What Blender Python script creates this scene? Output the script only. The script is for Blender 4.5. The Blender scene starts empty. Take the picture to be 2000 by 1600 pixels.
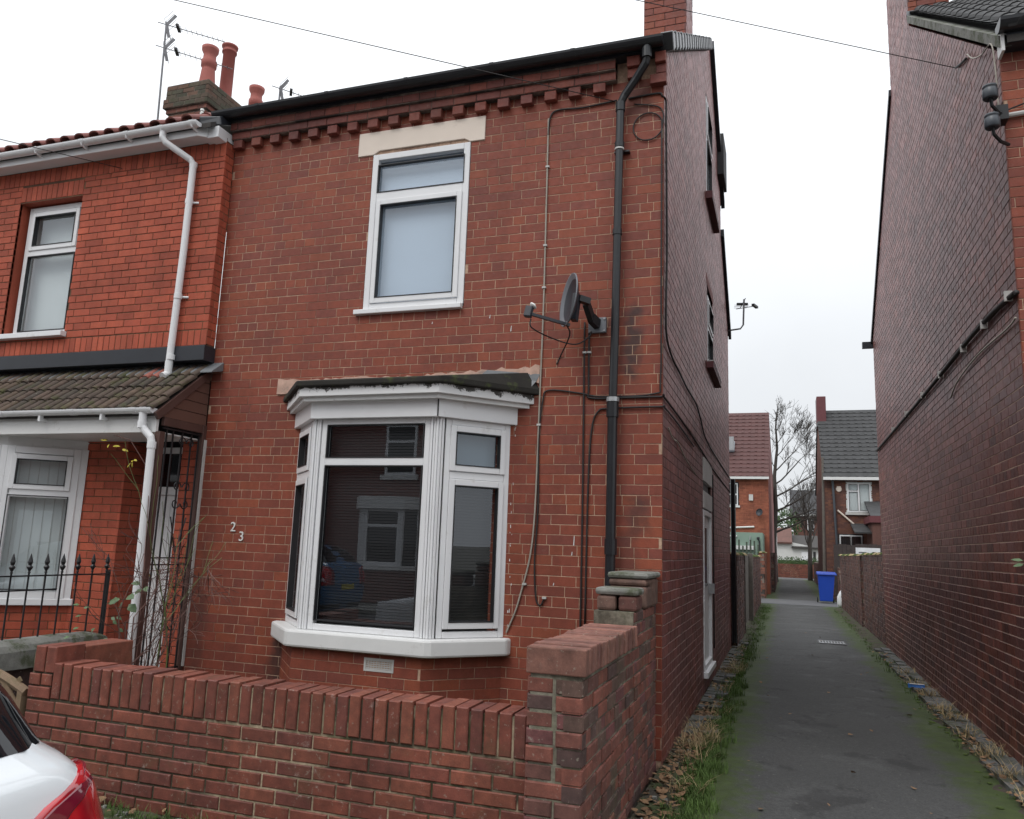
import bpy, math, random
from mathutils import Vector, Matrix
from math import radians, sin, cos, pi
random.seed(23)
R = random.Random(7)
SC = bpy.context.scene
COL = SC.collection

# ---------------------------------------------------------------- camera, sky, sun, exposure
cd = bpy.data.cameras.new("camera"); cam = bpy.data.objects.new("camera", cd); COL.objects.link(cam)
cd.sensor_width = 36.0; cd.lens = 27.74; cd.clip_start = 0.05; cd.clip_end = 2000
CAM = Vector((0.894, -6.218, 1.6))
ya, pit, rol = -0.33409109, 0.17091675, 0.03641278
fw = Vector((sin(ya)*cos(pit), cos(ya)*cos(pit), sin(pit)))
rt = Vector((cos(ya), -sin(ya), 0)); up = rt.cross(fw)
rt, up = rt*cos(rol)+up*sin(rol), up*cos(rol)-rt*sin(rol)
cam.matrix_world = Matrix(((rt.x, up.x, -fw.x, CAM.x), (rt.y, up.y, -fw.y, CAM.y), (rt.z, up.z, -fw.z, CAM.z), (0, 0, 0, 1)))
SC.camera = cam

W = bpy.data.worlds.new("World"); SC.world = W; W.use_nodes = True
nt = W.node_tree; nt.nodes.clear()
wo = nt.nodes.new("ShaderNodeOutputWorld"); bg = nt.nodes.new("ShaderNodeBackground"); bg.inputs[1].default_value = 0.1
sky = nt.nodes.new("ShaderNodeTexSky"); sky.sky_type = 'NISHITA'; sky.sun_disc = False
sky.sun_elevation = radians(48); sky.sun_rotation = radians(200); sky.dust_density = 4.0
tc = nt.nodes.new("ShaderNodeTexCoord"); sep = nt.nodes.new("ShaderNodeSeparateXYZ")
nt.links.new(tc.outputs["Generated"], sep.inputs[0])
mr = nt.nodes.new("ShaderNodeMapRange"); mr.inputs[1].default_value = 0.0; mr.inputs[2].default_value = 1.0
mr.inputs[3].default_value = 0.0; mr.inputs[4].default_value = 1.0      # overcast sky: zenith brighter than horizon
nt.links.new(sep.outputs[2], mr.inputs[0])
nz = nt.nodes.new("ShaderNodeTexNoise"); nz.inputs["Scale"].default_value = 2.2; nz.inputs["Detail"].default_value = 5
nt.links.new(tc.outputs["Generated"], nz.inputs["Vector"])
m2 = nt.nodes.new("ShaderNodeMapRange"); m2.inputs[1].default_value = .3; m2.inputs[2].default_value = .7
m2.inputs[3].default_value = .92; m2.inputs[4].default_value = 1.06
nt.links.new(nz.outputs["Fac"], m2.inputs[0])
pw = nt.nodes.new("ShaderNodeMath"); pw.operation = 'POWER'; pw.inputs[1].default_value = 1.5; nt.links.new(mr.outputs[0], pw.inputs[0])
ma = nt.nodes.new("ShaderNodeMath"); ma.operation = 'MULTIPLY_ADD'; ma.inputs[1].default_value = 12.5; ma.inputs[2].default_value = 8.9
nt.links.new(pw.outputs[0], ma.inputs[0])
mu = nt.nodes.new("ShaderNodeMath"); mu.operation = 'MULTIPLY'
nt.links.new(ma.outputs[0], mu.inputs[0]); nt.links.new(m2.outputs[0], mu.inputs[1])
cl = nt.nodes.new("ShaderNodeVectorMath"); cl.operation = 'SCALE'; cl.inputs[0].default_value = (.935, .965, 1.0)
nt.links.new(mu.outputs[0], cl.inputs["Scale"])
mx = nt.nodes.new("ShaderNodeMix"); mx.data_type = 'RGBA'; mx.inputs["Factor"].default_value = 0.95
nt.links.new(sky.outputs[0], mx.inputs["A"]); nt.links.new(cl.outputs[0], mx.inputs["B"])
nt.links.new(mx.outputs["Result"], bg.inputs[0]); nt.links.new(bg.outputs[0], wo.inputs[0])

sd = bpy.data.lights.new("sun", 'SUN'); sd.energy = 1.0; sd.angle = radians(25); sd.color = (1, .97, .93)
sun = bpy.data.objects.new("sun", sd); COL.objects.link(sun)
sun.rotation_euler = Vector((-.25, -.6, .8)).to_track_quat('Z', 'Y').to_euler()
vs = SC.view_settings; vs.view_transform = 'Standard'; vs.look = 'None'; vs.exposure = 0.0; vs.gamma = 1.0; vs.use_curve_mapping = False
SC.cycles.use_denoising = True
SC.cycles.max_bounces = 8; SC.cycles.transparent_max_bounces = 12
SC.cycles.sample_clamp_indirect = 6

# ---------------------------------------------------------------- material helpers
def newmat(name):
    m = bpy.data.materials.new(name); m.use_nodes = True
    t = m.node_tree; t.nodes.clear()
    o = t.nodes.new("ShaderNodeOutputMaterial"); b = t.nodes.new("ShaderNodeBsdfPrincipled")
    t.links.new(b.outputs[0], o.inputs[0])
    return m, t, b, o
def nd(t, typ, **kw):
    n = t.nodes.new("ShaderNode"+typ)
    for k, v in kw.items():
        if k[0] == '_': setattr(n, k[1:], v)
        else:
            i = n.inputs[int(k[1:])] if k[0] == 'i' and k[1:].isdigit() else n.inputs[k.replace('_', ' ')]
            if hasattr(v, 'links'): t.links.new(v, i)
            else: i.default_value = v
    return n
def math_(t, op, a, b=0.0, clamp=False):
    return nd(t, "Math", _operation=op, _use_clamp=clamp, i0=a, i1=b).outputs[0]
def pos(t): return nd(t, "NewGeometry").outputs["Position"]
def noise(t, scale, detail=3, vec=None, rough=.55):
    n = nd(t, "TexNoise", Scale=scale, Detail=detail, Roughness=rough)
    t.links.new(vec if vec is not None else pos(t), n.inputs["Vector"]); return n.outputs["Fac"]
def remap(t, v, a, b, c, d):
    return nd(t, "MapRange", i0=v, i1=a, i2=b, i3=c, i4=d).outputs[0]
def mix(t, fac, a, b, blend='MIX'):
    n = nd(t, "Mix", _data_type='RGBA', _blend_type=blend)
    for k, v in (("Factor", fac), ("A", a), ("B", b)):
        i = [s for s in n.inputs if s.name == k and (s.type == 'RGBA' or k == "Factor" and s.type == 'VALUE')][0]
        if hasattr(v, 'links'): t.links.new(v, i)
        else: i.default_value = (*v, 1) if isinstance(v, tuple) and len(v) == 3 else v
    return [s for s in n.outputs if s.type == 'RGBA'][0]
def scale_col(t, c, f):
    n = nd(t, "VectorMath", _operation='SCALE')
    if hasattr(c, 'links'): t.links.new(c, n.inputs[0])
    else: n.inputs[0].default_value = c
    if hasattr(f, 'links'): t.links.new(f, n.inputs["Scale"])
    else: n.inputs["Scale"].default_value = f
    return n.outputs[0]
def bump(t, b, h, strength=.3, dist=.004):
    n = nd(t, "Bump", Strength=strength, Distance=dist, Height=h); t.links.new(n.outputs[0], b.inputs["Normal"])
def ramp(t, v, cols, const=False):
    n = nd(t, "ValToRGB"); r = n.color_ramp
    r.interpolation = 'CONSTANT' if const else 'LINEAR'
    while len(r.elements) < len(cols): r.elements.new(.5)
    for i, c in enumerate(cols):
        r.elements[i].position = (i/len(cols) if const else i/(len(cols)-1)); r.elements[i].color = (*c, 1)
    t.links.new(v, n.inputs[0]); return n.outputs[0]
def xyz(t):
    s = nd(t, "SeparateXYZ"); t.links.new(pos(t), s.inputs[0]); return s.outputs

MATS = {}
def plain(name, col, rough=.6, var=.12, scale=8, bmp=0, metal=0, dirt=None, coat=0):
    m, t, b, o = newmat(name)
    f = remap(t, noise(t, scale, 4), .3, .7, 1-var, 1+var)
    c = scale_col(t, col, f)
    if dirt:
        k = remap(t, noise(t, dirt[1], 6, rough=.7), dirt[2], dirt[2]+.12, 0, dirt[3])
        c = mix(t, k, c, dirt[0])
    t.links.new(c, b.inputs["Base Color"]); b.inputs["Roughness"].default_value = rough; b.inputs["Metallic"].default_value = metal
    if coat: b.inputs["Coat Weight"].default_value = coat; b.inputs["Coat Roughness"].default_value = .05
    if bmp: bump(t, b, noise(t, scale*8, 4), bmp, .004)
    MATS[name] = m; return m

def brick_mat(name, cols, rough=.75, soot=.5, moss=0, stain=None, whit=0, fine=.12, spec=.5, purple=None, tint=None, rv=.15, lichen=0, streak=.16):
    m, t, b, o = newmat(name)
    oi = nd(t, "ObjectInfo").outputs["Random"]; ri = nd(t, "NewGeometry").outputs["Random Per Island"]
    rnd = math_(t, 'FRACT', math_(t, 'ADD', math_(t, 'MULTIPLY', oi, 13.7), math_(t, 'MULTIPLY', ri, 7.31)))
    c = ramp(t, rnd, cols, True)
    rnd2 = math_(t, 'FRACT', math_(t, 'MULTIPLY', rnd, 91.7))
    c = scale_col(t, c, remap(t, rnd2, 0, 1, 1-rv, 1+rv))
    p = pos(t)
    c = scale_col(t, c, remap(t, noise(t, 16, 4), .3, .7, 1-fine, 1+fine))
    c = scale_col(t, c, remap(t, noise(t, 140, 2), .3, .7, .88, 1.1))
    if purple: c = mix(t, remap(t, noise(t, 1.1, 4), .42, .62, 0, .85), c, purple)
    if soot: c = scale_col(t, c, remap(t, noise(t, .9, 5, rough=.65), .35, .68, 1.06, 1-soot))
    if streak:     # rain-washed vertical runs
        mp = nd(t, "Mapping"); mp.inputs["Scale"].default_value = (5.5, 5.5, .55); t.links.new(p, mp.inputs["Vector"])
        c = scale_col(t, c, remap(t, noise(t, 1.0, 5, mp.outputs[0], .6), .35, .65, 1-streak, 1+streak*.4))
    if lichen: c = mix(t, remap(t, noise(t, 42, 5, rough=.6), .63, .68, 0, lichen), c, (.34, .31, .25))
    if moss: c = mix(t, remap(t, noise(t, 2.2, 7, rough=.75), .55, .70, 0, moss), c, (.05, .062, .022))
    if whit: c = mix(t, remap(t, noise(t, 9, 7, rough=.75), .62, .70, 0, whit), c, (.42, .34, .30))
    if stain:      # soot runs and damp blotches beside the downpipe joints: world boxes (x0,x1,z0,z1,strength)
        s = xyz(t); wob = math_(t, 'MULTIPLY', math_(t, 'SUBTRACT', noise(t, 7, 4), .5), .28)
        xx = math_(t, 'ADD', s[0], wob); zz = math_(t, 'ADD', s[2], wob)
        for (x0, x1, z0, z1, k) in stain:
            q = .045
            a = math_(t, 'MULTIPLY', remap(t, xx, x0-q, x0+q, 0, 1), remap(t, xx, x1-q, x1+q, 1, 0))
            d = math_(t, 'MULTIPLY', remap(t, zz, z0-q, z0+q, 0, 1), remap(t, zz, z1-q, z1+q, 1, 0))
            c = mix(t, math_(t, 'MULTIPLY', math_(t, 'MULTIPLY', a, d), k), c, (.022, .02, .02))
    t.links.new(c, b.inputs["Base Color"])
    t.links.new(remap(t, noise(t, 30, 3), .3, .7, rough-.1, rough+.08), b.inputs["Roughness"])
    b.inputs["Specular IOR Level"].default_value = spec
    if tint:      # fired, slightly glazed faces: sheen of the brick's own pinkish tone at low angles
        b.inputs["Specular IOR Level"].default_value = .15
        lw = nd(t, "LayerWeight", Blend=.5).outputs["Facing"]; fa = math_(t, 'MULTIPLY_ADD', math_(t, 'POWER', lw, 4.0), .19)
        fa.node.inputs[2].default_value = .015
        gl = nd(t, "BsdfGlossy", Roughness=.40); t.links.new(scale_col(t, tint, remap(t, rnd2, 0, 1, .6, 1.15)), gl.inputs["Color"]); ms = nd(t, "MixShader")
        t.links.new(fa, ms.inputs[0]); t.links.new(b.outputs[0], ms.inputs[1]); t.links.new(gl.outputs[0], ms.inputs[2]); t.links.new(ms.outputs[0], o.inputs[0])
    bump(t, b, noise(t, 90, 5), .35, .003)
    MATS[name] = m; return m

def mortar_mat(name, light, dark, scale=1.6, lo=.42, hi=.58, zsplit=None, moss=0):
    m, t, b, o = newmat(name)
    f = remap(t, noise(t, scale, 5, rough=.7), lo, hi, 0, 1)
    if zsplit:
        z = math_(t, 'ADD', xyz(t)[2], math_(t, 'MULTIPLY', noise(t, 2, 3), .3))
        f = math_(t, 'MULTIPLY', f, remap(t, z, zsplit-.1, zsplit+.35, 1, zsplit and .12), True)
    c = mix(t, f, dark, light)
    c = scale_col(t, c, remap(t, noise(t, 40, 4), .3, .7, .75, 1.2))
    if moss: c = mix(t, remap(t, noise(t, 2.8, 6, rough=.7), .5, .62, 0, moss), c, (.045, .06, .015))
    t.links.new(c, b.inputs["Base Color"]); b.inputs["Roughness"].default_value = .95
    bump(t, b, noise(t, 120, 4), .5, .004)
    MATS[name] = m; return m

# facade of the brick house
STAIN = [(-.31, -.19, 2.95, 3.55, .75), (-.47, -.42, 2.7, 3.5, .5), (-.28, -.12, 1.72, 2.02, .55), (-.33, -.2, 1.2, 1.75, .35), (-.36, -.1, 5.2, 5.6, .35), (-3.45, -3.3, .3, .75, .7), (-4.32, -4.2, .3, 1.6, .35)]
brick_mat("facade_brick", [(.25,.057,.030), (.225,.052,.029), (.245,.056,.028), (.21,.050,.030), (.235,.054,.030), (.265,.064,.030), (.23,.055,.032), (.20,.050,.033)], .7, .13, stain=STAIN, whit=.12, rv=.07, streak=.09)
brick_mat("side_brick", [(.175,.055,.045), (.155,.049,.042), (.19,.058,.045), (.14,.047,.043), (.165,.054,.047), (.185,.053,.040)], .42, .3, spec=.7, purple=(.15, .060, .056), whit=.06, tint=(1.0,.60,.59), streak=.25, rv=.2)
brick_mat("orange_brick", [(.42,.088,.045), (.40,.080,.041), (.44,.094,.048), (.405,.084,.044), (.38,.077,.041)], .8, .15, fine=.07)
brick_mat("corbel_brick", [(.225,.055,.036), (.20,.049,.034), (.235,.062,.040), (.19,.050,.038)], .68, .45, whit=.35)
brick_mat("wall_brick", [(.185,.053,.033), (.17,.048,.032), (.20,.056,.034), (.150,.044,.032), (.18,.050,.032), (.21,.064,.038)], .66, .38, moss=.35, whit=.45, fine=.25, rv=.10, lichen=.35)
brick_mat("old_brick", [(.20,.072,.054), (.155,.065,.052), (.13,.075,.058), (.165,.060,.058), (.22,.074,.052), (.10,.056,.05)], .8, .4, moss=.5, whit=.5, fine=.28, lichen=.45)
brick_mat("coping_brick", [(.25,.115,.085), (.22,.10,.078), (.20,.085,.068), (.27,.125,.095)], .85, .4, moss=.4, whit=.5, fine=.3, lichen=.5)
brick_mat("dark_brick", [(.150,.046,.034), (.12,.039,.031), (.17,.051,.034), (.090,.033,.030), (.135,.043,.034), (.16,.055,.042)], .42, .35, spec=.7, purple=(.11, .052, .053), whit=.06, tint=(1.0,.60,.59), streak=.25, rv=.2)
brick_mat("yard_brick", [(.14,.062,.05), (.11,.052,.046), (.165,.07,.052), (.10,.05,.046)], .8, .5, moss=.6, whit=.5)
brick_mat("yard_orange", [(.30,.11,.062), (.26,.09,.055), (.22,.09,.06)], .8, .5, moss=.4)
brick_mat("stack_brick", [(.24,.085,.058), (.27,.09,.055), (.20,.075,.055)], .8, .3)
brick_mat("stack_mossy", [(.10,.082,.055), (.085,.078,.052), (.12,.085,.06), (.15,.085,.058)], .9, .3, moss=.5)
brick_mat("far_orange", [(.29,.09,.05), (.26,.08,.046), (.31,.10,.055)], .8, .2)
brick_mat("far_brown", [(.17,.072,.048), (.14,.06,.045), (.20,.085,.052), (.12,.054,.042)], .8, .3)
mortar_mat("facade_mortar", (.50,.34,.24), (.13,.062,.044), 1.1, .32, .52)
mortar_mat("side_mortar", (.36,.26,.20), (.05,.03,.027), 2.2, .40, .54, zsplit=1.5)
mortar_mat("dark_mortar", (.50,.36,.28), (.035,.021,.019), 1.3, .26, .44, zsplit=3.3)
mortar_mat("orange_mortar", (.16,.085,.045), (.10,.05,.03), 1.0)
mortar_mat("wall_mortar", (.40,.32,.22), (.06,.05,.032), 1.3, .46, .56, moss=.6)
mortar_mat("old_mortar", (.24,.22,.17), (.09,.08,.06), 3, moss=.5)
mortar_mat("yard_mortar", (.22,.17,.14), (.05,.04,.035), 2)
plain("upvc", (.77,.775,.785), .3, .03, 3, dirt=((.42,.40,.34), 6, .60, .35))
plain("paint_white", (.70,.70,.69), .5, .05, 3, dirt=((.25,.24,.2), 6, .60, .5), bmp=.08)
def _peel():
    m, t, b, o = newmat("peeling_paint")
    z_ = xyz(t)[2]; f = remap(t, math_(t, 'ADD', noise(t, 9, 9, rough=.78), remap(t, z_, 2.785, 2.86, -.06, .17)), .58, .60, 0, 1)
    c = mix(t, f, (.72,.72,.72), (.05,.045,.04)); t.links.new(c, b.inputs["Base Color"]); b.inputs["Roughness"].default_value = .6
    bump(t, b, f, .5, .004); MATS["peeling_paint"] = m
_peel()
plain("gasket", (.02,.02,.022), .5)
plain("lintel_paint", (.76,.66,.57), .7, .06, 2, dirt=((.42,.33,.27), 4, .6, .4), bmp=.1)
plain("black_pipe", (.014,.015,.018), .32, .2, 5, dirt=((.06,.06,.06), 14, .62, .5))
plain("black_iron", (.012,.012,.014), .45, .2, 10)
plain("brown_paint", (.085,.042,.034), .55, .12, 4)
plain("brown_clad", (.13,.066,.05), .45, .08, 3)
plain("felt", (.020,.018,.015), .9, .3, 5, bmp=.5, dirt=((.06,.075,.02), 6, .55, .8))
plain("lead", (.16,.17,.18), .5, .15, 6, bmp=.2)
plain("grey_plastic", (.06,.068,.08), .4, .08, 5)
plain("light_grey", (.52,.51,.49), .6, .1, 4, dirt=((.2,.19,.17), 6, .6, .5))
plain("mortar_patch", (.50,.33,.26), .95, .2, 12, bmp=.6, dirt=((.2,.18,.16), 8, .55, .7))
plain("concrete_grey", (.22,.22,.20), .95, .3, 14, bmp=.7, dirt=((.055,.065,.03), 7, .47, .85))
plain("cable_black", (.02,.017,.017), .6)
plain("cable_pale", (.36,.33,.28), .6)
plain("dish_grey", (.030,.033,.042), .42, .08, 6)
plain("dish_rim", (.17,.18,.20), .45, .08, 6)
plain("aerial_metal", (.17,.17,.18), .5, .2, 20, metal=.3)
plain("galv", (.42,.43,.44), .4, .15, 20, metal=.7)
plain("terracotta", (.36,.105,.085), .75, .15, 3, dirt=((.20,.07,.06), 3, .55, .6))
plain("brass", (.30,.21,.07), .4, .3, 30, metal=.6)
plain("digit_white", (.78,.77,.74), .5, .04)
plain("blind_pale", (.60,.63,.62), .8, .04, 2)
plain("sky_tint_blind", (.50,.58,.68), .7, .03, 1.5)  # bluish sky reflection put into the blind colour
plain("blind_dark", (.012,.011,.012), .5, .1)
plain("curtain_pink", (.42,.33,.31), .8, .2, 5)
plain("sky_tint", (.16,.21,.25), .5, .04, 2)  # flat colour standing in for sky mirrored in a pane
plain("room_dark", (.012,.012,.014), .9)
plain("dark_fascia", (.022,.025,.032), .4, .1)
plain("roof_dark", (.045,.045,.048), .8, .25, 4, bmp=.3, dirt=((.12,.12,.11), 10, .6, .4))
plain("roof_slab", (.05,.045,.042), .9)
plain("roof_grey_tile", (.042,.042,.043), .8, .25, 3, bmp=.3, dirt=((.10,.095,.085), 9, .60, .5))
plain("roof_red_tile", (.085,.033,.030), .75, .15, 3, dirt=((.09,.04,.036), 4, .5, .6))
plain("pantile_red", (.20,.062,.05), .7, .2, 5)
plain("verge_grey", (.36,.37,.38), .45, .08, 6)
def _mtile():
    m, t, b, o = newmat("porch_tile")
    rnd = nd(t, "ObjectInfo").outputs["Random"]
    c = ramp(t, rnd, [(.075,.055,.043), (.09,.062,.048), (.062,.05,.04), (.10,.07,.05)], True)
    c = scale_col(t, c, remap(t, noise(t, 12, 5), .3, .7, .75, 1.25))
    c = mix(t, remap(t, noise(t, 5, 7, rough=.72), .50, .64, 0, .75), c, (.06,.068,.018))
    c = mix(t, remap(t, noise(t, 26, 6), .66, .72, 0, .6), c, (.30,.29,.24))
    t.links.new(c, b.inputs["Base Color"]); b.inputs["Roughness"].default_value = .9; bump(t, b, noise(t, 60, 4), .5, .005)
    MATS["porch_tile"] = m
_mtile()
plain("porch_tile_red", (.30,.10,.075), .8, .15, 6, dirt=((.12,.07,.04), 8, .55, .6))
def glass_mat(name, ior=1.95, tint=(.93,.96,.97), r=.0):
    m, t, b, o = newmat(name); t.nodes.remove(b)
    fr = nd(t, "Fresnel", IOR=ior); tr = nd(t, "BsdfTransparent", Color=(*tint, 1)); gl = nd(t, "BsdfGlossy", Color=(.9,.94,1,1), Roughness=r)
    n = noise(t, 2.2, 2); bm = nd(t, "Bump", Strength=.012, Distance=.02, Height=n)
    t.links.new(bm.outputs[0], gl.inputs["Normal"])
    ms = nd(t, "MixShader"); bf = nd(t, "NewGeometry").outputs["Backfacing"]
    fa = nd(t, "Mix", _data_type='FLOAT'); t.links.new(bf, fa.inputs["Factor"]); t.links.new(fr.outputs[0], fa.inputs["A"]); fa.inputs["B"].default_value = .12
    t.links.new(fa.outputs["Result"], ms.inputs[0]); t.links.new(tr.outputs[0], ms.inputs[1]); t.links.new(gl.outputs[0], ms.inputs[2])
    t.links.new(ms.outputs[0], o.inputs[0]); MATS[name] = m
glass_mat("glass"); glass_mat("glass_soft", 1.7, r=.02)
def _asphalt():
    m, t, b, o = newmat("asphalt")
    c = scale_col(t, (.049,.0495,.049), remap(t, noise(t, .8, 4), .3, .7, .82, 1.15))
    c = scale_col(t, c, remap(t, noise(t, 85, 4, rough=.7), .3, .7, .55, 1.5))
    c = scale_col(t, c, remap(t, noise(t, 24, 5, rough=.75), .3, .7, .78, 1.22))
    vo = nd(t, "TexVoronoi", _feature='DISTANCE_TO_EDGE', Scale=.85); nv = nd(t, "VectorMath", _operation='MULTIPLY_ADD'); nc = nd(t, "TexNoise", Scale=3.0, Detail=6.0); t.links.new(pos(t), nc.inputs['Vector']); t.links.new(nc.outputs['Color'], nv.inputs[0]); nv.inputs[1].default_value = (.5,.5,.5); t.links.new(pos(t), nv.inputs[2]); t.links.new(nv.outputs[0], vo.inputs['Vector'])
    crack = math_(t, 'MULTIPLY', remap(t, vo.outputs['Distance'], .003, .012, 1, 0), remap(t, noise(t, .7, 3), .5, .58, 0, .8))
    c = mix(t, crack, c, (.012,.012,.011))
    c = mix(t, remap(t, noise(t, 1.3, 8, rough=.70), .56, .60, 0, .6), c, (.017,.017,.017))      # damp worn patches
    c = mix(t, remap(t, noise(t, 21, 3), .69, .71, 0, .6), c, (.18,.175,.16))                          # pale grit
    s = xyz(t)
    wob = math_(t, 'ADD', math_(t, 'MULTIPLY', noise(t, 1.7, 6, rough=.7), .75), math_(t, 'MULTIPLY', noise(t, 14, 6, rough=.7), .34))
    d = nd(t, "Math", _operation='MINIMUM', i0=math_(t, 'SUBTRACT', s[0], .12), i1=math_(t, 'SUBTRACT', 2.54, s[0])).outputs[0]
    k = remap(t, math_(t, 'SUBTRACT', d, math_(t, 'SUBTRACT', wob, .10)), -.10, .12, 1, 0)
    mg = mix(t, noise(t, 9, 5), (.016,.026,.005), (.058,.092,.010))
    c = mix(t, math_(t, 'MULTIPLY', k, .92), c, mg)                                                  # moss creeping in from both kerbs
    t.links.new(c, b.inputs["Base Color"])
    t.links.new(remap(t, noise(t, 1.5, 7, rough=.62), .55, .64, .80, .68), b.inputs["Roughness"])
    bump(t, b, noise(t, 170, 4), .55, .005); MATS["asphalt"] = m
_asphalt()
plain("road_tar", (.055,.055,.056), .85, .2, 2, bmp=.4)
plain("pave", (.22,.215,.205), .9, .2, 2, bmp=.4, dirt=((.05,.065,.02), 3, .5, .8))
plain("soil", (.05,.04,.028), .95, .4, 9, bmp=.8, dirt=((.045,.065,.016), 4, .48, .85))
plain("ground_mix", (.09,.085,.07), .95, .2, .6)
plain("sett", (.105,.105,.105), .9, .3, 7, bmp=.7, dirt=((.045,.05,.025), 6, .47, .85))
plain("crossing", (.085,.085,.088), .85, .15, 3, bmp=.3)
plain("straw", (.34,.26,.14), .9, .25, 20)
plain("grass_blade", (.066,.115,.022), .8, .35, 3)
plain("moss_green", (.05,.078,.013), .95, .4, 9, bmp=.8)
plain("dead_leaf", (.20,.115,.06), .85, .5, 12)
plain("bark", (.055,.048,.042), .9, .25, 20, bmp=.4)
plain("rose_stem", (.11,.052,.042), .8, .3, 15)
plain("rose_green", (.10,.13,.04), .7, .3, 10)
plain("leaf_green", (.085,.14,.06), .55, .3, 10)
plain("leaf_yellow", (.42,.36,.03), .6, .2, 10)
plain("hedge_leaf", (.04,.075,.02), .7, .4, 4)
plain("bin_blue", (.012,.055,.36), .38, .06, 3)
plain("litter_blue", (.05,.20,.62), .4)
plain("sack_white", (.70,.71,.72), .6, .08, 6, bmp=.3)
plain("tyre_black", (.015,.015,.015), .8)
plain("timber_grey", (.13,.115,.10), .85, .2, 9, bmp=.3, dirt=((.08,.08,.05), 8, .55, .5))
plain("fence_dark", (.05,.038,.035), .85, .2, 6)
plain("lattice_wood", (.20,.135,.085), .8, .2, 9, dirt=((.10,.085,.04), 9, .52, .6))
plain("render_white", (.62,.62,.60), .85, .06, 2)
plain("sage_green", (.22,.31,.25), .75, .05, 2)
plain("pink_render", (.30,.13,.12), .8, .08, 2)
plain("burgundy", (.13,.035,.04), .6, .1)
plain("rib_dark", (.02,.02,.022), .5)
plain("fence_green", (.06,.075,.055), .85, .2, 6)
plain("car_white", (.66,.69,.71), .28, .02, 1, coat=1.0)
plain("car_blue", (.02,.10,.22), .28, .02, 1, coat=1.0)
plain("car_trim", (.02,.02,.022), .5, .1)
plain("car_rim", (.45,.46,.47), .35, .05, metal=.8)
def _cg():
    m, t, b, o = newmat("car_glass"); b.inputs["Base Color"].default_value = (.006,.007,.009,1); b.inputs["Roughness"].default_value = .03
    b.inputs["Specular IOR Level"].default_value = .6; MATS["car_glass"] = m
    m, t, b, o = newmat("lamp_red"); b.inputs["Base Color"].default_value = (.52,.008,.016,1); b.inputs["Roughness"].default_value = .08
    b.inputs["Coat Weight"].default_value = 1; b.inputs["Coat Roughness"].default_value = .03
    c = mix(t, remap(t, noise(t, 9, 1), .4, .6, 0, 1), (.26,.005,.012), (.50,.008,.018)); t.links.new(c, b.inputs["Base Color"])
    MATS["lamp_red"] = m
    m, t, b, o = newmat("lamp_dark"); b.inputs["Base Color"].default_value = (.16,.006,.022,1); b.inputs["Roughness"].default_value = .06
    b.inputs["Coat Weight"].default_value = 1; MATS["lamp_dark"] = m
    m, t, b, o = newmat("lamp_clear"); b.inputs["Base Color"].default_value = (.55,.42,.44,1); b.inputs["Roughness"].default_value = .1; MATS["lamp_clear"] = m
_cg()
def _opp(name, a, bb):
    m, t, b, o = newmat(name)
    k = nd(t, "TexBrick", Scale=1.0, Color1=(*a, 1), Color2=(*bb, 1), Mortar=(.16,.12,.1,1)); k.inputs["Brick Width"].default_value = .225; k.inputs["Row Height"].default_value = .08
    k.inputs["Mortar Size"].default_value = .006
    s = xyz(t); cb = nd(t, "CombineXYZ"); t.links.new(s[0], cb.inputs[0]); t.links.new(s[2], cb.inputs[1]); t.links.new(cb.outputs[0], k.inputs["Vector"])
    t.links.new(k.outputs["Color"], b.inputs["Base Color"]); b.inputs["Roughness"].default_value = .8; MATS[name] = m
_opp("opp_brick", (.17,.05,.04), (.13,.042,.036))

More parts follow.
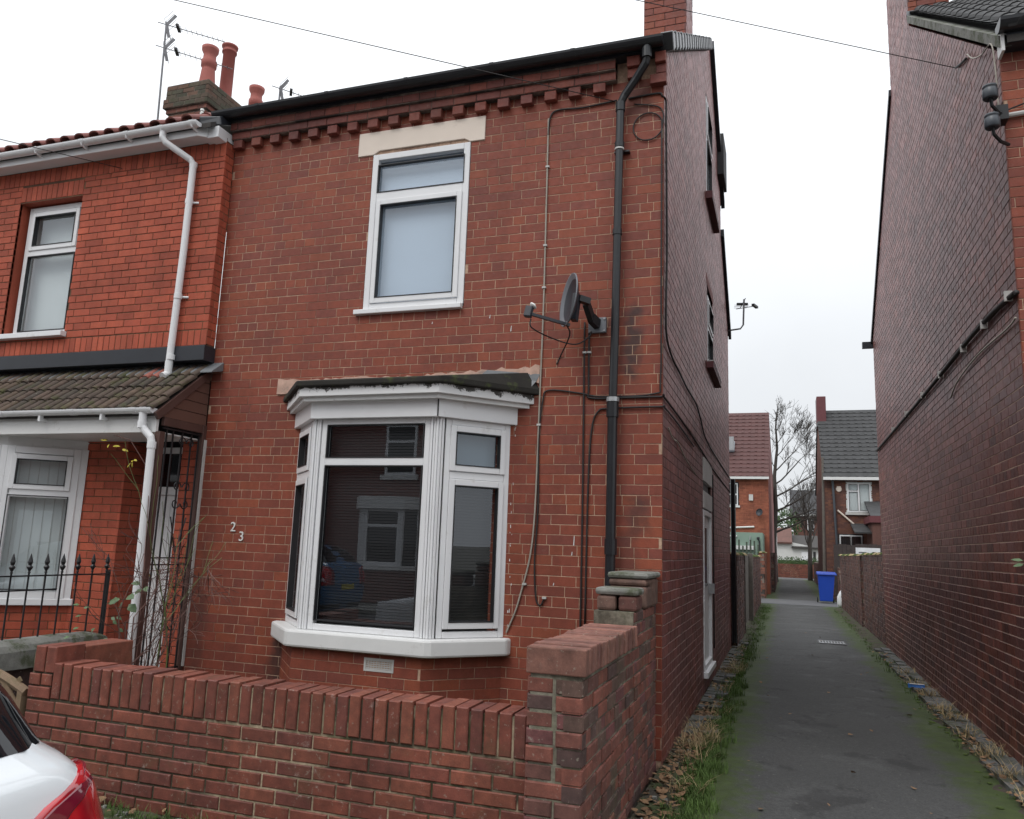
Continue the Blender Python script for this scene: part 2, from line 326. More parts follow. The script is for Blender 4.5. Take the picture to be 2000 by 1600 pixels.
# ---------------------------------------------------------------- mesh builder
class MB:
    def __init__(s): s.v = []; s.f = []; s.m = []; s.names = []
    def mi(s, name):
        if name not in s.names: s.names.append(name)
        return s.names.index(name)
    def add(s, vs, fs, mat):
        k = len(s.v); i = s.mi(mat); s.v += [tuple(p) for p in vs]
        for f in fs: s.f.append([k+j for j in f]); s.m.append(i)
    def box8(s, P, mat): s.add(P, [(0,3,2,1), (4,5,6,7), (0,1,5,4), (1,2,6,5), (2,3,7,6), (3,0,4,7)], mat)
    def box(s, x0, x1, y0, y1, z0, z1, mat):
        s.box8([(x0,y0,z0), (x1,y0,z0), (x1,y1,z0), (x0,y1,z0), (x0,y0,z1), (x1,y0,z1), (x1,y1,z1), (x0,y1,z1)], mat)
    def bar(s, a, b, w, h, mat, upv=(0,0,1)):
        a, b = Vector(a), Vector(b); d = (b-a).normalized(); u = Vector(upv)
        if abs(d.dot(u)) > .97: u = Vector((1,0,0))
        x = d.cross(u).normalized()*w/2; y = x.cross(d).normalized()*h/2
        s.box8([a-x-y, a+x-y, a+x+y, a-x+y, b-x-y, b+x-y, b+x+y, b-x+y], mat)
    def prism(s, poly, z0, z1, mat):
        n = len(poly); s.add([(x,y,z0) for x,y in poly]+[(x,y,z1) for x,y in poly], [tuple(range(n))[::-1], tuple(range(n,2*n))]+[(i,(i+1)%n,n+(i+1)%n,n+i) for i in range(n)], mat)
    def tube(s, pts, r, mat, n=6, cap=True):
        pts = [Vector(p) for p in pts]; rs = r if isinstance(r, (list, tuple)) else [r]*len(pts)
        vs = []; fs = []; ref = None
        for i, p in enumerate(pts):
            d = (pts[min(i+1, len(pts)-1)]-pts[max(i-1, 0)])
            d = d.normalized() if d.length > 1e-9 else Vector((0,0,1))
            if ref is None: ref = Vector((0,0,1)) if abs(d.z) < .9 else Vector((1,0,0))
            x = d.cross(ref)
            if x.length < 1e-4: x = d.cross(Vector((0,1,0)))
            x.normalize(); y = x.cross(d).normalized(); ref = y
            for k in range(n): a = 2*pi*k/n; vs.append(p+(x*cos(a)+y*sin(a))*rs[i])
        for i in range(len(pts)-1):
            for k in range(n): fs.append((i*n+k, i*n+(k+1)%n, (i+1)*n+(k+1)%n, (i+1)*n+k))
        if cap: fs += [tuple(range(n))[::-1], tuple(range((len(pts)-1)*n, len(pts)*n))]
        s.add(vs, fs, mat)
    def lathe(s, prof, org, mat, n=20, axis=(0,0,1)):
        ax = Vector(axis).normalized(); x = ax.cross(Vector((0,1,0)) if abs(ax.y) < .9 else Vector((1,0,0))).normalized(); y = ax.cross(x); o = Vector(org)
        vs = []; fs = []
        for r, h in prof:
            for k in range(n): a = 2*pi*k/n; vs.append(o+ax*h+(x*cos(a)+y*sin(a))*r)
        for i in range(len(prof)-1):
            for k in range(n): fs.append((i*n+k, i*n+(k+1)%n, (i+1)*n+(k+1)%n, (i+1)*n+k))
        s.add(vs, fs, mat)
    def build(s, name, parent=None, smooth=False, bevel=0, kind=None):
        me = bpy.data.meshes.new(name); me.from_pydata(s.v, [], s.f)
        for n in s.names: me.materials.append(MATS[n])
        me.polygons.foreach_set("material_index", s.m)
        if smooth: me.polygons.foreach_set("use_smooth", [True]*len(s.f))
        me.update()
        return link(name, me, parent, bevel, kind)
def link(name, me, parent=None, bevel=0, kind=None, loc=None, rot=None):
    o = bpy.data.objects.new(name, me); COL.objects.link(o)
    if loc is not None: o.location = loc
    if rot is not None: o.rotation_euler = rot
    if parent is not None:
        o.parent = parent
        if parent.type == 'EMPTY': o.matrix_parent_inverse = Matrix.Translation(-parent.location)
    if bevel:
        b = o.modifiers.new("bevel", 'BEVEL'); b.width = bevel; b.segments = 2; b.limit_method = 'ANGLE'; b.angle_limit = radians(35)
    if kind: o["kind"] = kind
    return o
def tag(o, label=None, cat=None, group=None, kind=None):
    for k, v in (("label", label), ("category", cat), ("group", group), ("kind", kind)):
        if v: o[k] = v
    return o
def thing(name, loc, label, cat, group=None):
    e = bpy.data.objects.new(name, None); COL.objects.link(e); e.location = loc; e.empty_display_size = .2
    return tag(e, label, cat, group)

class Fr:     # a vertical working plane: u along it, z up, n outwards
    def __init__(s, O, U, N): s.O, s.U, s.N = Vector(O), Vector(U).normalized(), Vector(N).normalized()
    def p(s, u, z, n=0): return s.O+s.U*u+s.N*n+Vector((0,0,z))
    def box(s, mb, u0, u1, z0, z1, n0, n1, mat):
        P = [s.p(u0,z0,n0), s.p(u1,z0,n0), s.p(u1,z0,n1), s.p(u0,z0,n1), s.p(u0,z1,n0), s.p(u1,z1,n0), s.p(u1,z1,n1), s.p(u0,z1,n1)]
        if s.U.cross(Vector((0,0,1))).dot(s.N) > 0: P = [P[3],P[2],P[1],P[0],P[7],P[6],P[5],P[4]]
        mb.box8(P, mat)
    def ring(s, mb, u0, u1, z0, z1, t, n0, n1, mat):
        s.box(mb, u0, u0+t, z0, z1, n0, n1, mat); s.box(mb, u1-t, u1, z0, z1, n0, n1, mat)
        s.box(mb, u0+t, u1-t, z0, z0+t, n0, n1, mat); s.box(mb, u0+t, u1-t, z1-t, z1, n0, n1, mat)

# ---------------------------------------------------------------- brickwork
def clip_poly(poly, conv):
    out = poly
    n = len(conv)
    for i in range(n):
        a, b = conv[i], conv[(i+1) % n]; inp = out; out = []
        if not inp: break
        def side(p): return (b[0]-a[0])*(p[1]-a[1])-(b[1]-a[1])*(p[0]-a[0])
        for j in range(len(inp)):
            p, q = inp[j], inp[(j+1) % len(inp)]; sp, sq = side(p), side(q)
            if sp >= -1e-9: out.append(p)
            if sp*sq < -1e-14:
                k = sp/(sp-sq); out.append((p[0]+(q[0]-p[0])*k, p[1]+(q[1]-p[1])*k))
    return out
def cut_rects(r, holes):
    rs = [r]
    for h in holes:
        nx = []
        for (a, b, c, d) in rs:
            if b <= h[0]+1e-6 or a >= h[1]-1e-6 or d <= h[2]+1e-6 or c >= h[3]-1e-6: nx.append((a,b,c,d)); continue
            if a < h[0]: nx.append((a, h[0], c, d))
            if b > h[1]: nx.append((h[1], b, c, d))
            aa, bb = max(a, h[0]), min(b, h[1])
            if c < h[2]: nx.append((aa, bb, c, h[2]))
            if d > h[3]: nx.append((aa, bb, h[3], d))
        rs = nx
    return [q for q in rs if q[1]-q[0] > .022 and q[3]-q[2] > .02]
def courses(u0, u1, z0, z1, L=.226, H=.0815, j=.0058, bond='garden', holes=(), rnd=None, off=0):
    rnd = rnd or R; out = []; k = 0; z = z0
    while z < z1-.02:
        head = bond == 'garden' and k % 5 == 3
        ll = L/2 if head else L
        u = u0-(ll*.5 if (k+off) % 2 else 0)-(ll*.25 if head else 0)
        while u < u1:
            w = ll*(1+rnd.uniform(-.035, .035))
            a, b = max(u, u0)+(j/2 if u > u0 else 0), min(u+w, u1)-(j/2 if u+w < u1 else 0)
            if b-a > .025:
                dz = rnd.uniform(-.0012, .0012)
                out += cut_rects((a, b, z+j/2+dz, min(z+H, z1)-j/2+dz), holes)
            u += w
        z += H; k += 1
    return out
def soldiers(u0, u1, z0, z1, w=.076, j=.008, rnd=None):
    out = []; n = max(1, round((u1-u0)/w)); w = (u1-u0)/n
    for i in range(n): out.append((u0+i*w+j/2, u0+(i+1)*w-j/2, z0+j/2, z1-j/2))
    return out
def proj(p):
    d = Vector(p)-CAM; w = d.dot(fw)
    if w < .1: return None
    return 1000+1541*d.dot(rt)/w, 800-1541*d.dot(up)/w
def px_area(fr, poly):
    pts = []
    for u, z in poly:
        q = proj(fr.p(u, z))
        if q is None: return 0
        pts.append(q)
    cx = sum(p[0] for p in pts)/len(pts); cy = sum(p[1] for p in pts)/len(pts)
    if not (-10 < cx < 2010 and -10 < cy < 1610): return 0
    return abs(sum(pts[i][0]*pts[(i+1) % len(pts)][1]-pts[(i+1) % len(pts)][0]*pts[i][1] for i in range(len(pts))))/2
_bc = {}
def brick_mesh(w, h, d, mat, ch=.0035):
    key = (round(w, 3), round(h, 3), round(d, 3), mat)
    if key in _bc: return _bc[key]
    w, h, d = key[:3]
    mb = MB(); chamfer_brick(mb, [(-w/2,-h/2), (w/2,-h/2), (w/2,h/2), (-w/2,h/2)], lambda u, z, n: (u, -n, z), d, mat, ch)
    me = bpy.data.meshes.new("brick"); me.from_pydata(mb.v, [], mb.f); me.materials.append(MATS[mat]); me.update()
    _bc[key] = me; return me
def chamfer_brick(mb, poly, P, d, mat, ch):
    n = len(poly); cx = sum(p[0] for p in poly)/n; cy = sum(p[1] for p in poly)/n
    ins = []
    for (u, z) in poly:
        du, dz = cx-u, cy-z; ins.append((u+math.copysign(min(ch, abs(du)), du), z+math.copysign(min(ch, abs(dz)), dz)))
    vs = [P(u, z, -d) for u, z in poly]+[P(u, z, -ch) for u, z in poly]+[P(u, z, 0) for u, z in ins]
    fs = [(i, (i+1) % n, n+(i+1) % n, n+i) for i in range(n)]+[(n+i, n+(i+1) % n, 2*n+(i+1) % n, 2*n+i) for i in range(n)]+[tuple(range(2*n, 3*n))]
    mb.add(vs, fs, mat)
class Brickwork:
    """collects the bricks of one thing; the largest in the picture become objects, the rest one joined part"""
    def __init__(s, root, limit=300): s.root, s.limit, s.items = root, limit, []
    def field(s, fr, rects, mat, parent, depth=.03, clip=None, jit=.0015, proud=0, ch=.0035, minpx=40, skip=None):
        for (a, b, c, d) in rects:
            poly = [(a,c), (b,c), (b,d), (a,d)]; rect = True
            if clip:
                q = clip_poly(poly, clip)
                if len(q) < 3: continue
                ar = abs(sum(q[i][0]*q[(i+1) % len(q)][1]-q[(i+1) % len(q)][0]*q[i][1] for i in range(len(q))))/2
                if ar < .0012: continue
                if ar < (b-a)*(d-c)*.995: poly = q; rect = False
            n = proud+R.uniform(-jit, jit)
            area = px_area(fr, poly)
            if skip and skip(fr.p((a+b)/2, (c+d)/2)): area = 0
            s.items.append((area if (rect and area > minpx) else 0, fr, poly, mat, parent, depth, n, ch))
    def done(s, rest="brickwork"):
        s.items.sort(key=lambda i: -i[0]); mb = MB()
        for k, (area, fr, poly, mat, parent, depth, n, ch) in enumerate(s.items):
            right = fr.U.cross(Vector((0,0,1)))    # outward of canonical brick (n -> -y with u -> x)
            if k < s.limit and area > 0:
                a, b, c, d = poly[0][0], poly[1][0], poly[0][1], poly[2][1]
                me = brick_mesh(b-a, d-c, depth, mat, ch)
                U = fr.U; N = fr.N
                o = bpy.data.objects.new("brick", me); COL.objects.link(o); o.parent = parent
                ctr = fr.p((a+b)/2, (c+d)/2, n)
                X = U if right.dot(N) > 0 else -U
                Y = -N; Z = Vector((0,0,1))
                M = Matrix(((X.x,Y.x,Z.x,ctr.x), (X.y,Y.y,Z.y,ctr.y), (X.z,Y.z,Z.z,ctr.z), (0,0,0,1)))
                o.matrix_local = M @ Matrix.Rotation(R.uniform(-.004, .004), 4, 'Y')
                if parent.type == 'EMPTY': o.matrix_parent_inverse = Matrix.Translation(-parent.location)
            else:
                pl = poly if right.dot(fr.N) > 0 else poly[::-1]
                chamfer_brick(mb, pl, lambda u, z, q: fr.p(u, z, q+n), depth, mat, ch)
        if mb.v: mb.build(rest, s.root, kind="stuff")
def wall_core(mb, fr, poly, mat, holes=(), rec=.004, reveal=.1, rmat=None, back=None):
    """mortar bed behind the bricks, pierced by rectangular holes with reveals"""
    us = sorted({p[0] for p in poly} | {h[0] for h in holes} | {h[1] for h in holes})
    zs = sorted({min(p[1] for p in poly), max(p[1] for p in poly)} | {h[2] for h in holes} | {h[3] for h in holes})
    flip = fr.U.cross(Vector((0,0,1))).dot(fr.N) < 0
    for i in range(len(us)-1):
        for j in range(len(zs)-1):
            cu, cz = (us[i]+us[i+1])/2, (zs[j]+zs[j+1])/2
            if any(h[0] < cu < h[1] and h[2] < cz < h[3] for h in holes): continue
            q = clip_poly([(us[i],zs[j]), (us[i+1],zs[j]), (us[i+1],zs[j+1]), (us[i],zs[j+1])], poly)
            if len(q) < 3: continue
            vs = [fr.p(u, z, -rec) for u, z in q]
            mb.add(vs, [tuple(range(len(vs)))[::-1] if flip else tuple(range(len(vs)))], mat)
    for (a, b, c, d) in holes:
        rm = rmat or mat
        for (p, q) in (((a,c),(a,d)), ((a,d),(b,d)), ((b,d),(b,c)), ((b,c),(a,c))):
            mb.add([fr.p(p[0],p[1],-rec), fr.p(q[0],q[1],-rec), fr.p(q[0],q[1],-reveal-.06), fr.p(p[0],p[1],-reveal-.06)], [(0,1,2,3)], rm)

def casement(parent, fr, u0, u1, z0, z1, lights, n0, t=.055, depth=.06, name="window", glass="glass", back=None, backn=-.05, frame_mat="upvc", mull=()):
    """uPVC window: outer frame, bars, a sash ring for opening lights, gaskets, panes, blind behind"""
    mb = MB(); fr.ring(mb, u0, u1, z0, z1, t, n0, n0+depth, frame_mat)
    for (a, b, c, d) in mull: fr.box(mb, a, b, c, d, n0, n0+depth, frame_mat)
    w = mb.build(name, parent, bevel=.006)
    f2 = MB()
    for (a, b, c, d, sash) in lights:
        if sash:
            fr.ring(f2, a-.004, b+.004, c-.004, d+.004, .05, n0+depth, n0+depth+.014, frame_mat)
    if f2.v: f2.build("sash", w, bevel=.005)
    gk = MB()
    for (a, b, c, d, sash) in lights:
        g = .046 if sash else 0
        fr.ring(gk, a+g-.001, b-g+.001, c+g-.001, d-g+.001, .008, n0+depth*.45, n0+depth*.45+.012+(.04 if sash else 0.028), "gasket")
    gk.build("gasket", w)
    for (a, b, c, d, sash) in lights:
        g = .046 if sash else 0
        p = MB(); nn = n0+depth*.5
        vs = [fr.p(a+g, c+g, nn), fr.p(b-g, c+g, nn), fr.p(b-g, d-g, nn), fr.p(a+g, d-g, nn)]
        if fr.U.cross(Vector((0,0,1))).dot(fr.N) < 0: vs = vs[::-1]
        p.add(vs, [(0,1,2,3)], glass); p.build("pane", w)
    if back:
        kb = MB(); fr.box(kb, u0-.05, u1+.05, z0-.05, z1+.05, backn-.02, backn, back); kb.build("blind", w)
    return w

ZF = Vector((0,0,1))
FRONT = Fr((0,0,0), (1,0,0), (0,-1,0))

# ================================================================= GROUND
def sheet(name, x0, x1, y0, y1, z, mat, nx=1, ny=1, amp=0, th=0):
    mb = MB(); vs = []; fs = []
    for j in range(ny+1):
        for i in range(nx+1):
            vs.append((x0+(x1-x0)*i/nx, y0+(y1-y0)*j/ny, z+(R.uniform(-amp, amp) if amp else 0)))
    for j in range(ny):
        for i in range(nx): k = j*(nx+1)+i; fs.append((k, k+1, k+nx+2, k+nx+1))
    mb.add(vs, fs, mat)
    if th: mb.box(x0, x1, y0, y1, z-th, z-.002, mat)
    return tag(mb.build(name), kind="structure")
sheet("ground", -600, 600, -600, 600, -.16, "ground_mix")
sheet("road", -80, 80, -11.4, -4.4, -.09, "road_tar")
mb = MB(); mb.box(-80, 80, -4.2, -2.32, -.15, .0, "pave"); mb.box(-80, 80, -13.2, -11.6, -.15, 0, "pave"); tag(mb.build("pavement"), kind="structure")
mb = MB()
for s_ in (-4.4, -11.4):
    for i in range(90): mb.box(-40+i*.9+.004, -40+i*.9+.896, s_ if s_ > -10 else s_-.2, s_+.2 if s_ > -10 else s_, -.16, .005, "concrete_grey")
tag(mb.build("kerb", bevel=.01), kind="structure")
sheet("alley_path", -.02, 2.64, -2.4, 53.5, .004, "asphalt", 8, 160, .004)
sheet("lane_crossing", -30, 30, 22.2, 25.3, .012, "crossing")
sheet("far_road", -60, 60, 53.5, 56.6, .02, "crossing")
sheet("garden_soil", -4.6, -.05, -2.2, 0, .16, "soil", 20, 10, .03)
sheet("front_verge", -5.5, -.1, -2.75, -2.2, .03, "soil", 40, 6, .02)
def verge(name, xw, xe, y0, y1):
    mb = MB(); vs = []; fs = []; ny, nx = 220, 6
    for j in range(ny+1):
        e_ = xe+(xw-xe)*R.uniform(-.12, .30)
        for i in range(nx+1): q = i/nx; vs.append((xw+(e_-xw)*q, y0+(y1-y0)*j/ny, .034*(1-q)**.8-.004*q+R.uniform(-.011,.011)*(1-q)))
    for j in range(ny):
        for i in range(nx):
            k = j*(nx+1)+i; f_ = (k, k+1, k+nx+2, k+nx+1); fs.append(f_ if xe > xw else f_[::-1])
    mb.add(vs, fs, "soil"); tag(mb.build(name, smooth=True), kind="structure")
verge("alley_verge_left", -.01, .34, -2.4, 21); verge("alley_verge_right", 2.62, 2.27, -1, 21.5)

# setts along both wall feet
ST1 = bpy.data.objects["alley_verge_left"]; ST2 = bpy.data.objects["alley_verge_right"]
_sm = []
for k in range(6):
    m_ = MB(); m_.box(-.5, .5, -.5, .5, -.5, .5, "sett"); me = bpy.data.meshes.new("sett"); 
    me.from_pydata([(a+R.uniform(-.06,.06), b+R.uniform(-.06,.06), c) for a, b, c in m_.v], [], m_.f); me.materials.append(MATS["sett"]); me.update(); _sm.append(me)
def sett(parent, x, y, z, sx, sy):
    o = bpy.data.objects.new("paving_stone", R.choice(_sm)); COL.objects.link(o); o.parent = parent
    o.location = (x, y, z); o.scale = (sx, sy, .07); o.rotation_euler = (R.uniform(-.05,.05), R.uniform(-.06,.06), R.uniform(-.08,.08))
    b = o.modifiers.new("bevel", 'BEVEL'); b.width = .008; b.segments = 1
    return o
y = 1.2
while y < 9.5:
    h = R.uniform(.12, .2)
    if R.random() < .72:
        sett(ST1, .075, y+h/2, .018+R.uniform(-.008,.01), .115, h-.018)
        if R.random() < .7: sett(ST1, .195, y+h/2+.04, .012+R.uniform(-.008,.01), .11, h-.018)
    y += h
y = .2
while y < 9.5:
    h = R.uniform(.25, .5); sett(ST2, 2.53, y+h/2, .02+R.uniform(-.01,.01), .13, h-.02)
    if R.random() < .6: sett(ST2, 2.405, y+h/2, .012+R.uniform(-.008,.008), .1, h-.05)
    y += h

# ================================================================= THE BRICK HOUSE
H = thing("terraced_house", (-2.2, 0, 0), "dark red brick end of terrace house with a white bay window and the number 23", "house")
BW = Brickwork(H, 300)
winh = (-2.77, -1.755, 3.68, 5.245)
lin = (-2.93, -1.62, 5.245, 5.49)
bayh = (-3.2, -1.42, .1, 2.92)
mb = MB(); wall_core(mb, FRONT, [(-4.4,.0), (0,.0), (0,5.86), (-4.4,5.86)], "facade_mortar", [winh, bayh], .0025, .1)
front = mb.build("front_wall", H)
BW.field(FRONT, courses(-4.4, 0, .07, 5.61, holes=[winh, lin, bayh]), "facade_brick", front, jit=.0006, ch=.0015, skip=lambda p: p.z < .45)
# side wall
SIDE = Fr((0,0,0), (0,1,0), (1,0,0))
doorh = (3.3, 4.35, .2, 2.72); aw = (4.0, 4.86, 6.35, 7.85); bw_ = (4.0, 4.82, 4.0, 5.08)
polyA = [(0,0), (6.62,0), (6.62,7.45), (4.75,8.98), (0,5.86)]; polyB = [(6.62,0), (8.2,0), (8.2,5.62), (6.62,6.85)]
mb = MB(); wall_core(mb, SIDE, polyA, "side_mortar", [doorh, aw, bw_], .0025, .06); wall_core(mb, SIDE, polyB, "side_mortar", [], .0025)
side = mb.build("side_wall", H)
BW.field(SIDE, courses(.031, 6.62, -.02, 9, holes=[doorh, aw, bw_], off=1), "side_brick", side, clip=polyA, jit=.0008, ch=.002)
BW.field(SIDE, courses(6.62, 8.2, -.02, 7, off=1), "side_brick", side, clip=polyB, jit=.0008, ch=.002)
mb = MB(); mb.box(-4.3, -.03, 8.0, 8.19, 0, 5.6, "side_brick"); mb.box(-4.4, -4.3, .05, 8.0, 0, 5.55, "side_brick"); mb.build("rear_wall", H)
# bay plinth bricks
def canted(poly):
    a, b, c, d = [Vector((p[0], p[1], 0)) for p in poly]; out = []
    for p, q in ((a,b), (b,c), (c,d)):
        U = (q-p).normalized(); N = Vector((U.y, -U.x, 0)); out.append((Fr(p, U, N), (q-p).length))
    return out
base = [(-3.35,0), (-2.92,-.48), (-1.76,-.48), (-1.28,0)]
mb = MB()
for fr_, ln in canted(base): wall_core(mb, fr_, [(0,0), (ln,0), (ln,.86), (0,.86)], "facade_mortar", [], .0035)
bay_pl = mb.build("bay_plinth", H)
for fr_, ln in canted(base):
    hole = [(.68, .92, .60, .69)] if ln > 1 else []
    BW.field(fr_, courses(0, ln, .07, .75, holes=hole), "facade_brick", bay_pl, jit=.0006, ch=.0015, skip=lambda p: p.z < .42)
# cornice
CF = Fr((0,-.068,0), (1,0,0), (0,-1,0)); CF2 = Fr((0,-.10,0), (1,0,0), (0,-1,0)); DF = Fr((0,-.06,0), (1,0,0), (0,-1,0))
mb = MB(); mb.box(-4.4, -.40, -.062, -.0045, 5.605, 5.685, "yard_mortar"); mb.box(-4.4, -.40, -.094, -.0045, 5.685, 5.79, "yard_mortar")
corn = mb.build("cornice", H)
den = [(-4.38+.2222*i, -4.38+.2222*i+.108, 5.515, 5.60) for i in range(18)]
BW.field(DF, den, "corbel_brick", corn, depth=.06, ch=.004)
BW.field(CF, courses(-4.4, -.40, 5.605, 5.685, bond='s'), "corbel_brick", corn, depth=.066, ch=.004, jit=.002)
BW.field(CF2, courses(-4.4, -.40, 5.69, 5.785, L=.17, bond='s', off=1), "corbel_brick", corn, depth=.098, ch=.004, jit=.002)
BW.field(CF, [(-.30,-.19,5.60,5.685)], "corbel_brick", corn, depth=.066); BW.field(CF2, [(-.30,-.19,5.69,5.785), (-.06,.03,5.69,5.785)], "corbel_brick", corn, depth=.098)
BW.field(CF, [(-.055,.03,5.605,5.685), (-.105,.03,5.515,5.60)], "corbel_brick", corn, depth=.066)
# lintel
mb = MB()
pl = [(-2.93,5.25), (-2.76,5.25), (-2.70,5.285), (-1.82,5.285), (-1.76,5.25), (-1.62,5.25), (-1.62,5.488), (-2.93,5.488)]
n_ = len(pl); vs_ = [(u,.02,z) for u,z in pl]+[(u,-.012,z) for u,z in pl]
mb.add(vs_, [tuple(range(n_))[::-1][::-1], tuple(range(n_,2*n_))]+[(i,(i+1)%n_,n_+(i+1)%n_,n_+i) for i in range(n_)], "lintel_paint")
mb.build("lintel", H, bevel=.005)
# upper window
UWF = Fr((0,-.0,0), (1,0,0), (0,-1,0))
casement(H, UWF, -2.765, -1.76, 3.70, 5.25, [(-2.70,-1.81,4.855,5.135,0), (-2.69,-1.82,3.765,4.77,1)], -.055, t=.062, depth=.062, mull=[(-2.703,-1.822,4.77,4.855)], glass="glass", back="sky_tint_blind", backn=-.08)  # backing colour carries the sky's reflection for these panes
mb = MB(); mb.box(-2.84, -1.765, -.05, .02, 3.655, 3.70, "upvc"); mb.build("window_sill", H, bevel=.006)
# bay window
headp = [(-3.40,0), (-2.89,-.52), (-1.71,-.52), (-1.21,0)]
winp = [(-3.33,0), (-2.88,-.46), (-1.72,-.46), (-1.27,0)]
silp = [(-3.44,.01), (-3.42,-.07), (-2.97,-.53), (-2.92,-.55), (-1.71,-.55), (-1.66,-.53), (-1.21,-.07), (-1.2,.01)]
BAY = MB(); BAY.prism(silp, .735, .868, "paint_white"); bay = BAY.build("bay_window", H, bevel=.018)
mb = MB(); mb.prism(headp, 2.60, 2.745, "upvc")
mb.box(-1.716, -1.706, -.528, -.5, 2.603, 2.742, "rib_dark")
mb.build("head_board", bay, bevel=.006)
fasp = [(-3.50,0), (-2.95,-.62), (-1.67,-.62), (-1.07,0)]
mb = MB(); mb.prism(fasp, 2.775, 2.855, "peeling_paint"); mb.build("fascia_board", bay, bevel=.004)
mb = MB(); mb.prism([(-3.46,0), (-2.93,-.585), (-1.69,-.585), (-1.11,0)], 2.74, 2.78, "paint_white"); mb.build("soffit", bay)
rp = [(-3.55,0), (-2.97,-.655), (-1.65,-.655), (-1.02,0)]
mb = MB(); vs_ = [(x,y,2.853) for x,y in rp]+[(rp[0][0],0,2.90), (rp[1][0],rp[1][1],2.905), (rp[2][0],rp[2][1],2.905), (rp[3][0],0,2.90), (-3.35,0,3.045), (-1.12,0,3.05)]
mb.add(vs_, [(3,2,1,0), (0,1,5,4), (1,2,6,5), (2,3,7,6), (4,5,8), (5,6,9,8), (6,7,9)], "felt"); mb.build("bay_roof", bay, bevel=.012)
mb = MB()    # ragged mortar fillet above the roof
ed = []; x = -3.62
while x < -.97:
    ed.append((x, (3.07 if x < -3.4 else 3.055+.05*max(0, (x+2.0)/1.0))+R.uniform(-.012, .022))); x += R.uniform(.03, .07)
lo = [(-3.62,2.93), (-3.5,2.93), (-3.36,3.02), (-1.13,3.02), (-1.05,2.955), (-.985,2.94)]
poly = ed+lo[::-1]; n_ = len(poly)
for i in range(len(ed)-1):
    def lowz(x):
        for (a, b) in zip(lo[:-1], lo[1:]):
            if a[0] <= x <= b[0]: return a[1]+(b[1]-a[1])*(x-a[0])/(b[0]-a[0])
        return 2.95
    (xa, za), (xb, zb) = ed[i], ed[i+1]; la, lb = min(lowz(xa), za-.01), min(lowz(xb), zb-.01)
    mb.add([(xa,-.016,la), (xb,-.016,lb), (xb,-.009,zb), (xa,-.009,za), (xb,.01,zb), (xa,.01,za), (xa,.01,la), (xb,.01,lb)], [(0,1,2,3), (3,2,4,5), (0,6,7,1)], "mortar_patch")
mb.build("mortar_fillet", H)
mb = MB(); mb.add([(-1.55,-.02,3.045), (-1.05,-.02,2.97), (-1.02,-.013,3.03), (-1.5,-.013,3.085), (-1.6,-.05,3.02), (-1.08,-.05,2.92)], [(0,1,2,3), (4,5,1,0)], "lead"); mb.build("lead_flashing", bay)
ct = canted(winp)
for idx, (fr_, ln) in enumerate(ct):
    e = .055 if idx != 1 else .075
    u0, u1 = (0, ln-.06) if idx == 0 else ((.075, ln-.075) if idx == 1 else (.06, ln))
    zt = 2.60
    if idx == 1:
        lights = [(u0+.055, u1-.055, 2.275, 2.555, 0), (u0+.055, u1-.055, .945, 2.21, 0)]; mull = [(u0+.05, u1-.05, 2.21, 2.275)]
    else:
        lights = [(u0+.045, u1-.05, 2.18, 2.545, 1), (u0+.05, u1-.055, .945, 2.11, 1 if idx == 2 else 1)]; mull = [(u0+.05, u1-.05, 2.115, 2.175)]
    w = casement(bay, fr_, u0, u1, .87, zt, lights, -.06, t=.05, depth=.062, mull=mull, name="bay_light", glass="glass")
    if idx == 0: sb = MB(); fr_.box(sb, u0-.0, u1+.0, .87, 2.60, -.098, -.09, "curtain_pink"); sb.build("curtain", w)
    if idx == 2: sb = MB(); fr_.box(sb, u0+.02, u1-.02, 2.17, 2.56, -.098, -.09, "sky_tint"); sb.build("sky_tint_panel", w)  # added panel behind the top light, sky reflection painted as its colour
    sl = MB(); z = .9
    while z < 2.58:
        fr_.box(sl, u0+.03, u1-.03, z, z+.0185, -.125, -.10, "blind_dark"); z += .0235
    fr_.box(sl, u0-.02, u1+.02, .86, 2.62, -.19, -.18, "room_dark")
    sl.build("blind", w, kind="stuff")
    ends = [ln] if idx == 0 else ([0, ln] if idx == 1 else [0])
    for q in ends:
        sg = 1 if q == 0 else -1
        for k in range(3 if idx == 1 else 2):
            a = q+sg*(.002+k*.024); b = a+sg*.019
            pm = MB(); fr_.box(pm, min(a,b), max(a,b), .87, 2.60, -.05, .012-.005*(k == 1), "upvc"); pm.build("corner_post", bay, bevel=.003)
        c0, c1 = sorted((q, q+sg*.074)); pm = MB(); fr_.box(pm, c0, c1, .87, 2.60, -.06, -.012, "gasket"); pm.build("post_seal", bay)
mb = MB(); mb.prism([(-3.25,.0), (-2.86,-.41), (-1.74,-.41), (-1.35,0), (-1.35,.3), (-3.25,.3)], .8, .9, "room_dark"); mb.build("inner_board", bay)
# air brick
fr_ = canted(base)[1][0]; mb = MB(); fr_.ring(mb, .67, .93, .595, .695, .018, -.02, .004, "light_grey")
for k in range(5): fr_.box(mb, .69, .91, .615+k*.0145, .622+k*.0145, -.02, .002, "light_grey")
for k in range(9): fr_.box(mb, .705+k*.0235, .71+k*.0235, .612, .678, -.02, .0, "light_grey")
fr_.box(mb, .68, .92, .6, .69, -.03, -.02, "rib_dark"); mb.build("air_vent", H)
